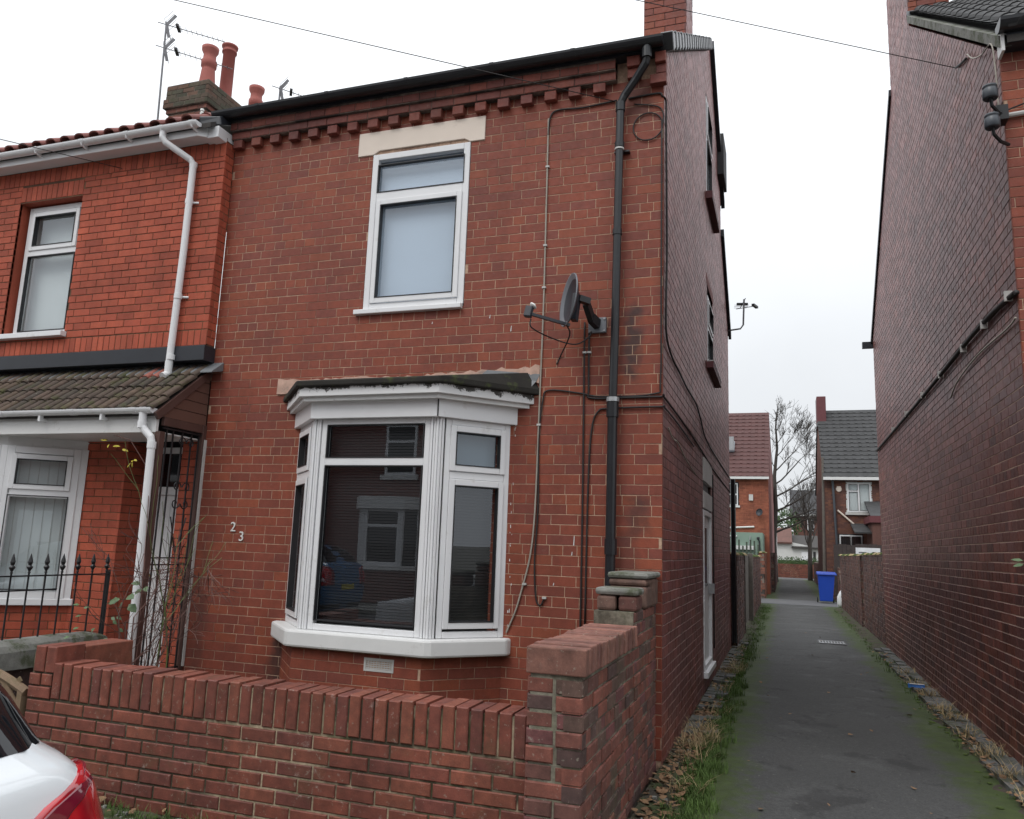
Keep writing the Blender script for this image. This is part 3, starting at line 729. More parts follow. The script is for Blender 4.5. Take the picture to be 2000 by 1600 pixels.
# house number digits
def digit(ch, x, z, size, parent):
    cu = bpy.data.curves.new("digit", 'FONT'); cu.body = ch; cu.size = size; cu.extrude = .004
    o = bpy.data.objects.new("digit", cu); COL.objects.link(o)
    me = bpy.data.meshes.new_from_object(o); bpy.data.objects.remove(o)
    me.materials.clear(); me.materials.append(MATS["digit_white"])
    q = link("house_number", me, parent, loc=(x, -.008, z), rot=(pi/2, 0, 0)); q.matrix_parent_inverse = Matrix.Translation(-parent.location)
    return q
digit("2", -4.005, 1.64, .125, H); digit("3", -3.905, 1.555, .125, H)
# gutter, downpipe
def gutter(mb, x0, x1, yc, z, r, mat, n=10, th=.006, slope=0):
    vs = []; fs = []
    for xx, zz in ((x0, z), (x1, z+slope)):
        for rr in (r, r-th):
            for k in range(n+1): a = pi+pi*k/n; vs.append((xx, yc+rr*cos(a), zz+rr*sin(a)))
    m_ = n+1
    for k in range(n):
        fs.append((k, k+1, 2*m_+k+1, 2*m_+k)); fs.append((m_+k, 3*m_+k, 3*m_+k+1, m_+k+1))
    fs += [(0,2*m_,3*m_,m_), (n,m_+n,3*m_+n,2*m_+n)]
    for e in (0, 2*m_): fs.append(tuple(range(e, e+m_)))
    mb.add(vs, fs, mat)
mb = MB(); gutter(mb, -4.55, .02, -.17, 5.855, .065, "black_pipe")
for xx in (-4.0, -3.2, -2.35, -1.5, -.75): gutter(mb, xx-.02, xx+.02, -.17, 5.857, .069, "black_pipe")
gt = mb.build("gutter", H, smooth=False)
mb = MB(); mb.box(-4.4, .0, -.115, -.0, 5.79, 5.84, "dark_fascia"); mb.build("fascia_board", H)
dp = [(-.115,-.17,5.80), (-.115,-.165,5.72), (-.13,-.15,5.66), (-.22,-.11,5.55), (-.32,-.085,5.43), (-.355,-.08,5.36), (-.358,-.08,5.0), (-.375,-.08,3.3), (-.384,-.08,2.80)]
mb = MB(); mb.tube(dp, .034, "black_pipe", 14)
for p, r, h in (((-.118,-.167,5.74), .042, .09), ((-.355,-.08,5.33), .041, .08), ((-.358,-.08,4.98), .041, .05), ((-.367,-.08,4.2), .040, .05)): mb.tube([(p[0],p[1],p[2]-h/2), (p[0],p[1],p[2]+h/2)], r, "black_pipe", 14)
pipe = mb.build("downpipe", H, smooth=False)
mb = MB(); mb.tube([(-.384,-.08,2.80), (-.39,-.08,.2)], .040, "black_pipe", 14)
for z in (2.70, 1.62): mb.tube([(-.385,-.08,z-.06), (-.385,-.08,z+.06)], .049, "black_pipe", 14)
mb.build("iron_pipe", pipe)
mb = MB(); mb.tube([(-.384,-.08,2.765), (-.384,-.08,2.80)], .052, "galv", 14); mb.build("collar", pipe)
mb = MB(); mb.tube([(-.359,-.08,4.935), (-.359,-.08,4.95)], .040, "light_grey", 14); mb.build("collar", pipe)
mb = MB(); mb.box(-.46, -.30, -.05, -.0, 1.19, 1.215, "light_grey"); mb.box(-.41, -.28, -.05, 0, 4.93, 4.945, "black_pipe"); mb.build("pipe_bracket", pipe)
# roof, dry verge, chimney
mb = MB()
def slab(mb, x0, x1, ya, za, yb, zb, th, mat):
    mb.box8([(x0,ya,za-th), (x1,ya,za-th), (x1,yb,zb-th), (x0,yb,zb-th), (x0,ya,za), (x1,ya,za), (x1,yb,zb), (x0,yb,zb)], mat)
slab(mb, -4.45, .0, -.16, 5.86, 4.75, 9.10, .06, "roof_dark"); slab(mb, -4.45, .0, 4.75, 9.10, 6.75, 7.45, .06, "roof_dark"); slab(mb, -4.45, .0, 6.64, 6.92, 8.35, 5.60, .06, "roof_dark")
roof = mb.build("roof", H)
def verge_cap(x, y, z, ang, ln=.30):
    m_ = MB(); m_.box8([(-.055,0,-.125), (.052,0,-.125), (.04,ln,-.09), (-.05,ln,-.09), (-.055,0,.035), (.052,0,.035), (.04,ln,.012), (-.05,ln,.012)], "verge_grey"); m_.box(-.05, .046, -.014, -.0005, -.115, .03, "rib_dark")
    o = m_.build("verge_tile", roof, bevel=.012); o.location = (x, y, z); o.rotation_euler = (ang, 0, 0); return o
vang = math.atan2(9.10-5.86, 4.91)
vt0 = verge_cap(.045, -.12, 5.90, vang)
for k in range(1, 19):
    yy = -.12+k*.262*cos(vang)*1.0
    o = vt0.copy(); COL.objects.link(o); o.location = (.045, yy, 5.90+k*.262*sin(vang)+.004*(k % 2))
mb = MB(); slab(mb, .0, .06, 4.75, 9.12, 6.78, 7.48, .13, "dark_fascia"); slab(mb, .0, .05, 6.66, 6.93, 8.36, 5.60, .12, "dark_fascia"); mb.build("verge_board", roof)
mb = MB(); mb.box(-.6, .10, 6.0, 6.7, 7.6, 8.3, "roof_dark"); mb.build("dormer", roof)
ch = MB(); CH0 = Fr((0,1.70,0), (1,0,0), (0,-1,0)); CHS = Fr((.0,0,0), (0,1,0), (1,0,0))
ch.box(-.46, -.004, 1.704, 2.36, 6.4, 8.6, "side_mortar"); ch.box(-.52, .03, 1.66, 2.42, 8.6, 8.9, "side_brick"); chim = ch.build("chimney", H)
BW.field(CH0, courses(-.465, 0, 6.9, 8.6, bond='s'), "facade_brick", chim, depth=.02, minpx=60)
BW.field(CHS, courses(1.70, 2.36, 6.9, 8.6, bond='s', off=1), "side_brick", chim, depth=.02)
mb = MB(); mb.add([(-.47,1.68,6.97), (.01,1.68,6.97), (.01,1.695,7.12), (-.47,1.695,7.12)], [(0,1,2,3)], "lead"); mb.build("lead_flashing", chim)
# side windows and door
casement(H, SIDE, 4.02, 4.84, 6.38, 7.80, [(4.08,4.78,7.25,7.74,1), (4.08,4.78,6.44,7.17,0)], -.05, t=.055, depth=.055, mull=[(4.075,4.785,7.17,7.25)], back="room_dark", backn=-.07)
mb = MB(); SIDE.box(mb, 3.95, 5.2, 6.27, 6.375, -.02, .085, "burgundy"); mb.build("window_sill", H, bevel=.004)
mb = MB(); SIDE.box(mb, 3.9, 4.95, 5.08, 5.22, -.02, .004, "pink_render"); mb.build("window_lintel", H, bevel=.004)
casement(H, SIDE, 4.02, 4.80, 4.04, 4.95, [(4.08,4.74,4.55,4.89,1), (4.08,4.74,4.10,4.47,0)], -.05, t=.055, depth=.055, mull=[(4.075,4.745,4.47,4.55)], back="room_dark", backn=-.07)
mb = MB(); SIDE.box(mb, 3.96, 5.3, 3.95, 4.035, -.02, .08, "burgundy"); SIDE.box(mb, 3.96, 5.3, 4.036, 4.05, -.02, .085, "paint_white"); mb.build("window_sill", H, bevel=.004)
mb = MB(); SIDE.ring(mb, 3.31, 4.34, .27, 2.10, .06, -.04, .012, "upvc"); SIDE.box(mb, 3.37, 4.28, .33, 2.04, -.04, -.025, "upvc")
dr = mb.build("side_door", H, bevel=.005)
mb = MB(); SIDE.box(mb, 3.3, 4.4, .20, .265, -.03, .05, "upvc"); mb.build("door_sill", dr, bevel=.004)
mb = MB(); SIDE.box(mb, 3.55, 4.1, 1.2, 1.9, -.03, -.018, "car_glass"); mb.build("pane", dr)
mb = MB(); SIDE.box(mb, 4.2, 4.24, 1.1, 1.22, -.02, .05, "galv"); mb.build("handle", dr)
mb = MB(); SIDE.box(mb, 3.3, 4.42, 2.12, 2.32, -.04, .014, "light_grey"); SIDE.box(mb, 3.3, 4.42, 2.44, 2.72, -.04, .014, "light_grey"); SIDE.box(mb, 3.3, 4.42, 2.32, 2.44, -.06, -.03, "rib_dark"); mb.build("door_lintel", H, bevel=.004)
mb = MB()      # old white paint flecks left on the brick round the bay
for k in range(18):
    x = R.choice((-1.235, -1.225))+R.uniform(-.012,.012); z = R.uniform(.95, 2.6); h = R.uniform(.008,.03); w = R.uniform(.002,.0045)
    mb.add([(x-w,-.004,z), (x+w,-.004,z+R.uniform(-.004,.004)), (x+w*.7,-.004,z+h), (x-w*.8,-.004,z+h)], [(0,1,2,3)], "paint_white")
for (x, z, h) in ((-.70,1.62,.075), (-.715,1.54,.03), (-.86,1.30,.02), (-1.5,3.55,.03), (-2.05,3.53,.02), (-1.3,3.42,.05)): mb.add([(x-.004,-.004,z), (x+.004,-.004,z), (x+.006,-.004,z+h), (x+.001,-.004,z+h)], [(0,1,2,3)], "paint_white")
mb.build("paint_flecks", H, kind="stuff")
# cables on the walls
def cable(parent, pts, r, mat, name="cable"):
    mb = MB(); P = [Vector(p) for p in pts]; out = []
    for i in range(len(P)-1):
        p0, p1, p2, p3 = P[max(i-1,0)], P[i], P[i+1], P[min(i+2,len(P)-1)]
        for k in range(5):
            t_ = k/5; out.append(.5*((2*p1)+(p2-p0)*t_+(2*p0-5*p1+4*p2-p3)*t_*t_+(3*p1-p0-3*p2+p3)*t_**3))
    out.append(P[-1]); mb.tube(out, r, mat, 5); return mb.build(name, parent, smooth=True)
yc = -.012
fp = lambda L: [(x, yc, z) for x, z in L]
cable(H, fp([(-.40,5.44), (-.70,5.42), (-.93,5.43), (-1.0,5.37), (-1.015,5.2)]), .008, "cable_black")
cable(H, fp([(-1.015,5.36), (-1.01,4.2), (-1.01,3.5), (-1.02,2.7), (-1.03,1.9), (-1.06,1.52), (-1.13,1.22), (-1.17,1.08), (-1.24,.91)]), .0075, "cable_pale")
cable(H, fp([(-.13+.125*cos(a), 5.155+.125*sin(a)) for a in [i*2*pi/12 for i in range(13)]]+[(.0,5.25), (-.05,5.33), (-.25,5.38)]), .006, "cable_black")
cable(H, fp([(-.30,5.44), (-.05,5.45), (-.01,5.42)])+[(.014,.05,5.40), (.014,.06,5.2), (.014,.10,4.6), (.014,.13,4.1), (.014,.09,3.6), (.014,.12,3.35), (.014,.45,3.25), (.014,.95,3.23), (.014,1.6,3.2), (.014,2.4,3.2), (.014,2.9,3.12), (.014,3.9,2.95), (.014,8.1,2.9)], .009, "cable_black")
cable(H, fp([(-.012,5.2), (-.012,3.7), (-.015,2.95), (-.07,2.835), (-.5,2.825), (-.66,2.855), (-.94,2.89), (-.99,2.80), (-1.015,2.5), (-1.005,1.9), (-1.02,1.5), (-1.0,1.2), (-.96,1.14), (-.93,1.2)]), .007, "cable_black")
cable(H, fp([(-.645,3.46), (-.64,2.85), (-.632,1.9), (-.63,.9)]), .008, "cable_black")
cable(H, fp([(-.605,3.46), (-.60,2.9), (-.58,2.815), (-.3,2.81), (-.01,2.81)])+[(.012,.06,2.81), (.012,1.7,2.80), (.012,3.1,2.76), (.012,4.7,2.70), (.012,8.1,2.66)], .009, "cable_black")
cable(H, [(.012,2.2,2.70), (.012,1.0,2.73), (.012,.06,2.73)]+fp([(-.02,2.73), (-.42,2.725), (-.52,2.70), (-.57,2.55), (-.59,2.1), (-.595,1.0)]), .008, "cable_black")
cable(H, [(.014,4.5,2.62), (.014,4.55,1.6), (.014,4.55,.4)], .009, "cable_black")
cable(H, [(.012,.25,2.60), (.012,.55,2.55), (.012,.9,2.56), (.012,1.5,2.48), (.012,2.4,2.42)], .006, "cable_pale")
mb = MB()
for x, z in ((-1.01,4.9), (-1.01,4.17), (-1.01,3.79), (-1.02,2.6), (-.64,3.2), (-.6,3.2), (-.93,1.2), (-1.1,1.3)): mb.box(x-.016, x+.016, yc-.012, .0, z-.008, z+.008, "light_grey")
mb.build("cable_clip", H)
mb = MB(); mb.box(-4.388, -4.376, -.03, -.002, .4, 2.5, "light_grey"); mb.build("sealant_strip", H)
BW.done()

# satellite dish
D = thing("satellite_dish", (-.53, 0, 3.43), "dark grey satellite dish on a wall bracket beside the black downpipe", "satellite dish")
nd_ = Vector((-.82,-.52,.10)).normalized(); ce = Vector((-.70,-.36,3.55)); ux = nd_.cross(ZF).normalized(); uy = ux.cross(nd_).normalized()
mb = MB(); prof = [(0,-.055), (.06,-.051), (.12,-.038), (.17,-.02), (.205,0), (.212,.002), (.214,-.008), (.205,-.012), (.17,-.032), (.12,-.05), (.06,-.063), (0,-.067)]
vs_ = []; n_ = 40
for r_, h_ in prof:
    for k in range(n_): a = 2*pi*k/n_; vs_.append(ce+nd_*h_+(ux*cos(a)*.97+uy*sin(a)*1.03)*r_)
fs_ = [(i*n_+k, i*n_+(k+1)%n_, (i+1)*n_+(k+1)%n_, (i+1)*n_+k) for i in range(len(prof)-1) for k in range(n_)]
mb.add(vs_, fs_, "dish_grey")
for i in range(3*n_, 7*n_): mb.m[i] = mb.mi("dish_rim")
mb.build("reflector", D, smooth=True)
bot = ce-uy*.205-nd_*.01; lnb = ce+nd_*.28-uy*.17
mb = MB(); mb.bar(bot-nd_*.03, lnb-uy*.01, .026, .022, "dish_grey"); mb.build("feed_arm", D)
mb = MB(); mb.bar(lnb-uy*.04+nd_*.03, lnb+uy*.05+nd_*.02, .05, .06, "dish_grey"); l_ = mb.build("receiver", D, bevel=.008)
mb = MB(); mb.lathe([(.0,0), (.03,.0), (.032,.012), (.0,.03)], lnb+uy*.055, "digit_white", 14, axis=(uy-nd_*.8)); mb.build("feed_cap", l_, smooth=True)
mb = MB(); bk = ce-nd_*.07
mb.bar(bk+uy*.06, bk-uy*.16, .075, .05, "dish_grey"); mb.bar(bk-nd_*.02+uy*.03, bk-nd_*.11+uy*.02, .06, .05, "black_iron")
mb.bar((-.585,-.22,3.56), (-.565,-.10,3.45), .045, .07, "black_iron"); mb.bar((-.565,-.12,3.46), (-.53,-.03,3.43), .05, .08, "black_iron"); mb.build("bracket", D)
mb = MB(); mb.box(-.61, -.46, -.03, .0, 3.36, 3.49, "dish_rim"); pm = mb.build("wall_plate", D, bevel=.004)
for sx in (-.595, -.475):
    for sz in (3.375, 3.475):
        mb = MB(); mb.lathe([(.0,.008), (.008,.008), (.008,0)], (sx,-.03,sz), "galv", 8, axis=(0,-1,0)); mb.build("bolt", pm)
cable(D, [lnb-uy*.05, lnb-uy*.12+nd_*-.02, (-.86,-.2,3.28), (-.70,-.1,3.25), (-.60,-.05,3.32), (-.58,-.04,3.37)], .006, "cable_black")
cable(D, [bot, bot+Vector((.0,.12,-.05)), (-.84,-.02,3.19), (-.88,-.012,3.11)], .006, "cable_black")

# ================================================================= NEIGHBOUR HOUSE (bright orange brick)
N = thing("terraced_house", (-6.6, 0, 0), "bright orange-red brick house with white gutters, a tiled porch and net-curtained windows", "house")
NB = Brickwork(N, 300)
NF = Fr((0,-.13,0), (1,0,0), (0,-1,0))
nwh = (-7.16, -6.25, 3.61, 5.19)
mb = MB(); wall_core(mb, NF, [(-8.9,3.42), (-4.4,3.42), (-4.4,5.60), (-8.9,5.60)], "orange_mortar", [nwh], .005, .15, rmat="orange_brick")
mb.add([(-4.404,-.125,3.42), (-4.404,0.0,3.42), (-4.404,0.0,5.57), (-4.404,-.125,5.57)], [(0,1,2,3)], "orange_mortar"); nf = mb.build("front_wall", N)
top_s = (5.40, 5.57)
NB.field(NF, courses(-8.9, -4.4, 3.585, 5.40, L=.222, H=.0765, j=.0075, bond='s', holes=[nwh, (-7.16,-6.25,5.19,5.38)]), "orange_brick", nf, ch=.003)
NB.field(NF, soldiers(-8.9, -4.4, 3.42, 3.58), "orange_brick", nf, ch=.003)
NB.field(NF, soldiers(-8.9, -4.4, *top_s), "orange_brick", nf, ch=.003)
NB.field(NF, soldiers(-7.16, -6.25, 5.20, 5.38), "orange_brick", nf, ch=.003)
NR = Fr((-4.4,-.13,0), (0,1,0), (1,0,0)); NB.field(NR, courses(.004, .13, 3.43, 5.56, L=.12, H=.0765, bond='s'), "orange_brick", nf, ch=.003)
casement(N, Fr((0,-.02,0), (1,0,0), (0,-1,0)), -7.12, -6.30, 3.66, 5.17, [(-7.05,-6.37,4.66,5.10,1), (-7.05,-6.37,3.72,4.59,0)], -.05, t=.06, depth=.06, mull=[(-7.06,-6.36,4.59,4.66)], back="blind_pale", backn=-.13)
mb = MB(); mb.box(-7.25, -6.22, -.20, -.02, 3.60, 3.655, "upvc"); mb.build("window_sill", N, bevel=.005)
# black band, flashing, porch roof
mb = MB(); mb.box(-8.9, -4.385, -.16, -.0, 3.265, 3.415, "dark_fascia"); mb.build("fascia_band", N, bevel=.004)
mb = MB(); mb.box(-8.9, -4.4, -.006, 0.06, 3.1, 3.27, "facade_mortar")
mb.box8([(-8.9,-.16,3.135), (-4.27,-.16,3.135), (-4.27,-.0,3.18), (-8.9,-.0,3.18), (-8.9,-.16,3.15), (-4.27,-.16,3.15), (-4.27,-.0,3.27), (-8.9,-.0,3.27)], "lead"); mb.build("lead_flashing", N, bevel=.004)
PR = MB(); slab(PR, -8.9, -4.42, -.66, 2.66, 0, 3.20, .03, "roof_slab"); porch = PR.build("porch_roof", N)
sl_ang = math.atan2(.54, .66)
def roll_tile(name, mat, w=.115, ln=.23, nn=6, hr=.024, th=.012):
    vs = []; fs = []
    prof = [(-w/2, 0), (-w*.2, .002)]+[(w*.12+w*.34*cos(pi-pi*k/nn), .004+hr*sin(pi*k/nn)) for k in range(nn+1)]
    for yy in (0, ln):
        for off in (0, th):
            for (x, z) in prof: vs.append((x, yy, z+off+(.016 if yy == 0 else 0)))
    m_ = len(prof)
    for k in range(m_-1):
        fs += [(m_+k, m_+k+1, 3*m_+k+1, 3*m_+k), (k+1, k, 2*m_+k, 2*m_+k+1), (k, k+1, m_+k+1, m_+k)]
    me = bpy.data.meshes.new(name); me.from_pydata(vs, [], fs); me.materials.append(MATS[mat]); me.update(); return me
tm = roll_tile("roof_tile", "porch_tile"); tmr = roll_tile("roof_tile", "porch_tile_red")
for r_ in range(4):
    t0 = -.66+r_*.163; zz = 2.665+r_*.163*.818
    for k in range(38):
        x = -4.46-k*.1135
        if x < -8.0: break
        red = (r_ == 3 and k in (4, 5))
        o = bpy.data.objects.new("roof_tile", tmr if red else tm); COL.objects.link(o); o.parent = porch
        o.location = (x, t0-.03+R.uniform(-.004,.004), zz+.006+R.uniform(-.002,.003)); o.rotation_euler = (sl_ang+R.uniform(-.02,.02), 0, R.uniform(-.015,.015))
        if red: o["label"] = "newer red roof tile"
# porch side cladding, beam, post, soffit
for k in range(5):
    z0, z1 = 2.64+k*.105, 2.64+k*.105+.1
    y0 = -.60+max(0, (z0-2.66))/.54*.60
    if y0 > -.04: break
    mb = MB(); mb.box8([(-4.44,y0,z0), (-4.41,y0,z0), (-4.41,0,z0), (-4.44,0,z0), (-4.44,min(y0+.11,-.005),z1), (-4.414,min(y0+.11,-.005),z1), (-4.414,0,z1), (-4.44,0,z1)], "brown_clad"); mb.build("cladding_board", porch)
mb = MB(); mb.bar((-4.405,-.655,2.63), (-4.405,-.01,3.17), .03, .07, "brown_paint"); mb.build("barge_board", porch)
mb = MB(); mb.box(-8.9, -4.43, -.62, -.585, 2.49, 2.65, "paint_white"); mb.box(-8.9, -4.43, -.585, 0, 2.49, 2.505, "paint_white"); mb.build("porch_beam", porch, bevel=.004)
mb = MB(); mb.box(-4.435, -4.38, -.615, -.55, .2, 2.50, "brown_paint"); mb.box(-4.435, -4.39, -.05, -.0, .3, 2.64, "brown_paint"); mb.box(-4.43, -4.395, -.56, -.04, 2.56, 2.635, "brown_paint"); mb.build("porch_post", porch, bevel=.004)
# wrought iron screen
mb = MB(); X = -4.41
for yy in (-.50, -.42, -.30, -.18, -.08): mb.bar((X,yy,.25), (X,yy,2.55), .012, .012, "black_iron")
for zz in (.4, 1.32, 1.38, 2.54): mb.bar((X,-.55,zz), (X,-.04,zz), .014, .012, "black_iron")
def scroll(cy, cz, s_, fl, r=.055):
    pts = []
    for k in range(22): a = k*.34; rr = r*(1-k/24); pts.append((X, cy+fl*rr*cos(a), cz+s_*rr*sin(a)))
    mb.tube(pts, .006, "black_iron", 5)
for zc in (.85, 1.95):
    for fl in (-1, 1):
        for s_ in (-1, 1): scroll(-.24+fl*.062, zc+s_*.075, s_, -fl)
for fl in (-1, 1): scroll(-.24+fl*.055, 2.44, 1, -fl); mb.tube([(X,-.24+fl*.10,1.75), (X,-.24,1.42)], .006, "black_iron", 5)
mb.build("iron_screen", porch)
mb = MB(); gutter(mb, -8.9, -4.42, -.68, 2.70, .048, "upvc")
for xx in (-4.62, -4.50, -5.35, -6.25): gutter(mb, xx-.035, xx+.035, -.68, 2.702, .053, "upvc")
for xx in (-5.0, -5.75): mb.box(xx-.012, xx+.012, -.70, -.62, 2.60, 2.66, "upvc")
pg = mb.build("porch_gutter", N)
mb = MB(); mb.tube([(-4.53,-.68,2.66), (-4.53,-.68,2.55), (-4.50,-.67,2.50), (-4.44,-.655,2.44), (-4.425,-.65,2.38), (-4.41,-.65,1.4), (-4.39,-.65,.15)], .034, "upvc", 14)
for z in (2.55, 2.37): mb.tube([(-4.53 if z > 2.5 else -4.425,-.68 if z > 2.5 else -.65,z-.03), (-4.53 if z > 2.5 else -4.425,-.68 if z > 2.5 else -.65,z+.03)], .039, "upvc", 14)
mb.build("downpipe", N)
# ground floor
GF = Fr((0,-.06,0), (1,0,0), (0,-1,0))
mb = MB(); wall_core(mb, GF, [(-5.86,.0), (-5.28,.0), (-5.28,2.5), (-5.86,2.5)], "orange_mortar", [], .005)
mb.box(-5.28-.02, -5.286, -.05, .35, 0, 2.5, "orange_mortar"); mb.box(-4.66, -4.405, .006, .3, 0, 2.5, "orange_mortar"); mb.box(-6.0, -4.4, .32, .36, 2.45, 3.2, "room_dark")
gfw = mb.build("ground_floor_wall", N)
NB.field(GF, courses(-5.86, -5.28, .1, 2.5, L=.222, H=.0765, j=.0075, bond='s'), "orange_brick", gfw, ch=.003)
NB.field(Fr((-5.28,-.06,0), (0,1,0), (1,0,0)), courses(0, .36, .1, 2.5, L=.222, H=.0765, j=.0075, bond='s', off=1), "orange_brick", gfw, ch=.003)
NB.field(Fr((0,0,0), (1,0,0), (0,-1,0)), courses(-4.66, -4.40, .1, 2.5, L=.222, H=.0765, j=.0075, bond='s'), "orange_brick", gfw, ch=.003)
# front door
DFp = Fr((0,.24,0), (1,0,0), (0,-1,0)); mb = MB()
DFp.ring(mb, -5.30, -4.64, .15, 2.46, .06, -.04, .03, "upvc"); DFp.box(mb, -5.24, -4.70, 1.98, 2.06, -.03, .03, "upvc"); DFp.box(mb, -5.24, -4.70, .21, 1.98, -.03, .005, "upvc")
DFp.ring(mb, -5.20, -5.0, .35, 1.0, .02, .004, .012, "upvc"); DFp.ring(mb, -4.96, -4.74, .35, 1.0, .02, .004, .012, "upvc"); DFp.ring(mb, -5.20, -5.0, 1.15, 1.9, .02, .004, .012, "upvc"); DFp.ring(mb, -4.96, -4.74, 1.15, 1.9, .02, .004, .012, "upvc")
fd = mb.build("front_door", N, bevel=.004)
mb = MB(); DFp.box(mb, -5.24, -4.70, 2.06, 2.40, -.02, -.01, "car_glass"); mb.build("pane", fd)
mb = MB(); mb.lathe([(.0,.03), (.022,.03), (.028,.012), (.028,0)], DFp.p(-4.85, 1.55, .006), "brass", 12, axis=(0,-1,0)); mb.tube([DFp.p(-4.85,1.60,.03), DFp.p(-4.85,1.48,.04)], .008, "brass", 6); mb.build("knocker", fd)
mb = MB(); DFp.box(mb, -5.19, -5.16, 1.0, 1.3, .005, .035, "brass"); DFp.box(mb, -5.19, -5.08, 1.17, 1.19, .03, .05, "brass"); mb.build("handle", fd)
# neighbour bay (canted side in view)
nbp = [Vector((-5.80,-.06,0)), Vector((-6.36,-.50,0))]
U = (nbp[0]-nbp[1]).normalized(); NC = Fr(nbp[1], U, Vector((U.y, -U.x, 0))); ln = (nbp[0]-nbp[1]).length
casement(N, NC, .02, ln-.04, .93, 2.40, [(.07,ln-.11,1.98,2.32,1), (.07,ln-.11,1.01,1.92,0)], -.02, t=.07, depth=.06, mull=[(.06,ln-.10,1.90,2.0)], back="blind_pale", backn=-.09, name="bay_light")
NBF = Fr((-7.9,-.50,0), (1,0,0), (0,-1,0))
casement(N, NBF, .0, 1.50, .93, 2.40, [(.07,1.43,1.98,2.32,0), (.07,1.43,1.01,1.92,0)], -.02, t=.07, depth=.06, mull=[(.06,1.44,1.90,2.0)], back="blind_pale", backn=-.09, name="bay_light")
mb = MB(); mb.prism([(-8.6,-.02), (-7.95,-.56), (-6.34,-.56), (-5.74,-.07), (-5.74,0)], .865, .93, "upvc"); mb.build("bay_sill", N, bevel=.006)
mb = MB(); mb.prism([(-8.5,0), (-7.9,-.50), (-6.36,-.50), (-5.79,-.055), (-5.79,0)], 2.40, 2.49, "paint_white")
for k in range(5): NC.box(mb, ln-.04+k*.0, ln+.02, .93, 2.40, -.03, .03, "upvc"); break
NC.box(mb, -.03, .02, .93, 2.4, -.02, .04, "upvc"); mb.build("bay_head", N)
mb = MB()
for k in range(6): NC.box(mb, .12+k*.085, .124+k*.085, .98, 2.36, -.088, -.083, "light_grey")
mb.build("blind_seam", N)
mb = MB(); wall_core(mb, NC, [(0,0), (ln,0), (ln,.87), (0,.87)], "orange_mortar", [], .005); wall_core(mb, NBF, [(0,0), (1.54,0), (1.54,.87), (0,.87)], "orange_mortar", [], .005); bp = mb.build("bay_plinth", N)
NB.field(NC, courses(0, ln, .1, .865, L=.222, H=.0765, j=.0075, bond='s'), "orange_brick", bp, ch=.003); NB.field(NBF, courses(0, 1.54, .1, .865, L=.222, H=.0765, j=.0075, bond='s'), "orange_brick", bp, ch=.003)
NB.done()
# eaves
mb = MB(); mb.box(-8.9, -4.62, -.30, .0, 5.575, 5.588, "upvc"); mb.box(-8.9, -4.62, -.315, -.30, 5.555, 5.68, "upvc")
mb.box8([(-4.62,-.315,5.556), (-4.54,-.26,5.556), (-4.54,0,5.555), (-4.62,0,5.555), (-4.62,-.315,5.70), (-4.54,-.26,5.70), (-4.54,0,5.71), (-4.62,0,5.71)], "upvc")
mb.box(-4.54, -4.405, -.26, .0, 5.545, 5.665, "upvc"); mb.build("eaves_board", N, bevel=.005)
mb = MB(); gutter(mb, -8.9, -4.56, -.37, 5.668, .05, "upvc")
for xx in (-4.62, -5.0, -5.45, -6.05, -6.7, -7.4):
    gutter(mb, xx-.03, xx+.03, -.37, 5.67, .054, "upvc"); mb.box8([(xx-.008,-.40,5.605), (xx+.008,-.40,5.605), (xx+.008,-.312,5.585), (xx-.008,-.312,5.585), (xx-.008,-.42,5.655), (xx+.008,-.42,5.655), (xx+.008,-.312,5.66), (xx-.008,-.312,5.66)], "upvc")
mb.build("gutter", N)
mb = MB(); mb.tube([(-5.0,-.37,5.65), (-5.0,-.37,5.56), (-4.97,-.35,5.51), (-4.77,-.20,5.37), (-4.745,-.185,5.32), (-4.75,-.18,4.4), (-4.775,-.18,3.22)], .034, "upvc", 14)
mb.tube([(-4.775,-.18,3.26), (-4.775,-.18,3.14), (-4.78,-.24,3.10)], .037, "upvc", 14)
for z in (5.32, 4.92, 3.92, 3.3): mb.tube([(-4.748-.012*(5.4-z)/2,-.18,z-.025), (-4.748-.012*(5.4-z)/2,-.18,z+.025)], .039, "upvc", 14)
for z in (4.92, 3.92): mb.tube([(-4.75,-.16,z), (-4.67,-.13,z)], .012, "upvc", 8)
mb.build("downpipe", N)
mb = MB(); slab(mb, -8.9, -4.45, -.33, 5.67, 4.75, 8.88, .05, "roof_slab"); slab(mb, -8.9, -4.45, 4.75, 8.88, 8.2, 6.2, .05, "roof_slab"); nr = mb.build("roof", N)
pm_ = roll_tile("roof_tile", "pantile_red", .2, .34, 6, .04, .015)
for r_ in range(2):
    for k in range(22):
        o = bpy.data.objects.new("roof_tile", pm_); COL.objects.link(o); o.parent = nr
        o.location = (-4.70-k*.2, -.40+r_*.25, 5.665+r_*.16); o.rotation_euler = (.565, 0, 0)
mb = MB(); mb.box8([(-4.66,-.33,5.68), (-4.40,-.24,5.68), (-4.40,.3,5.95), (-4.66,.3,6.0), (-4.64,-.33,5.76), (-4.42,-.24,5.78), (-4.42,.3,6.05), (-4.64,.3,6.1)], "dark_fascia"); mb.build("valley_flashing", nr, bevel=.01)
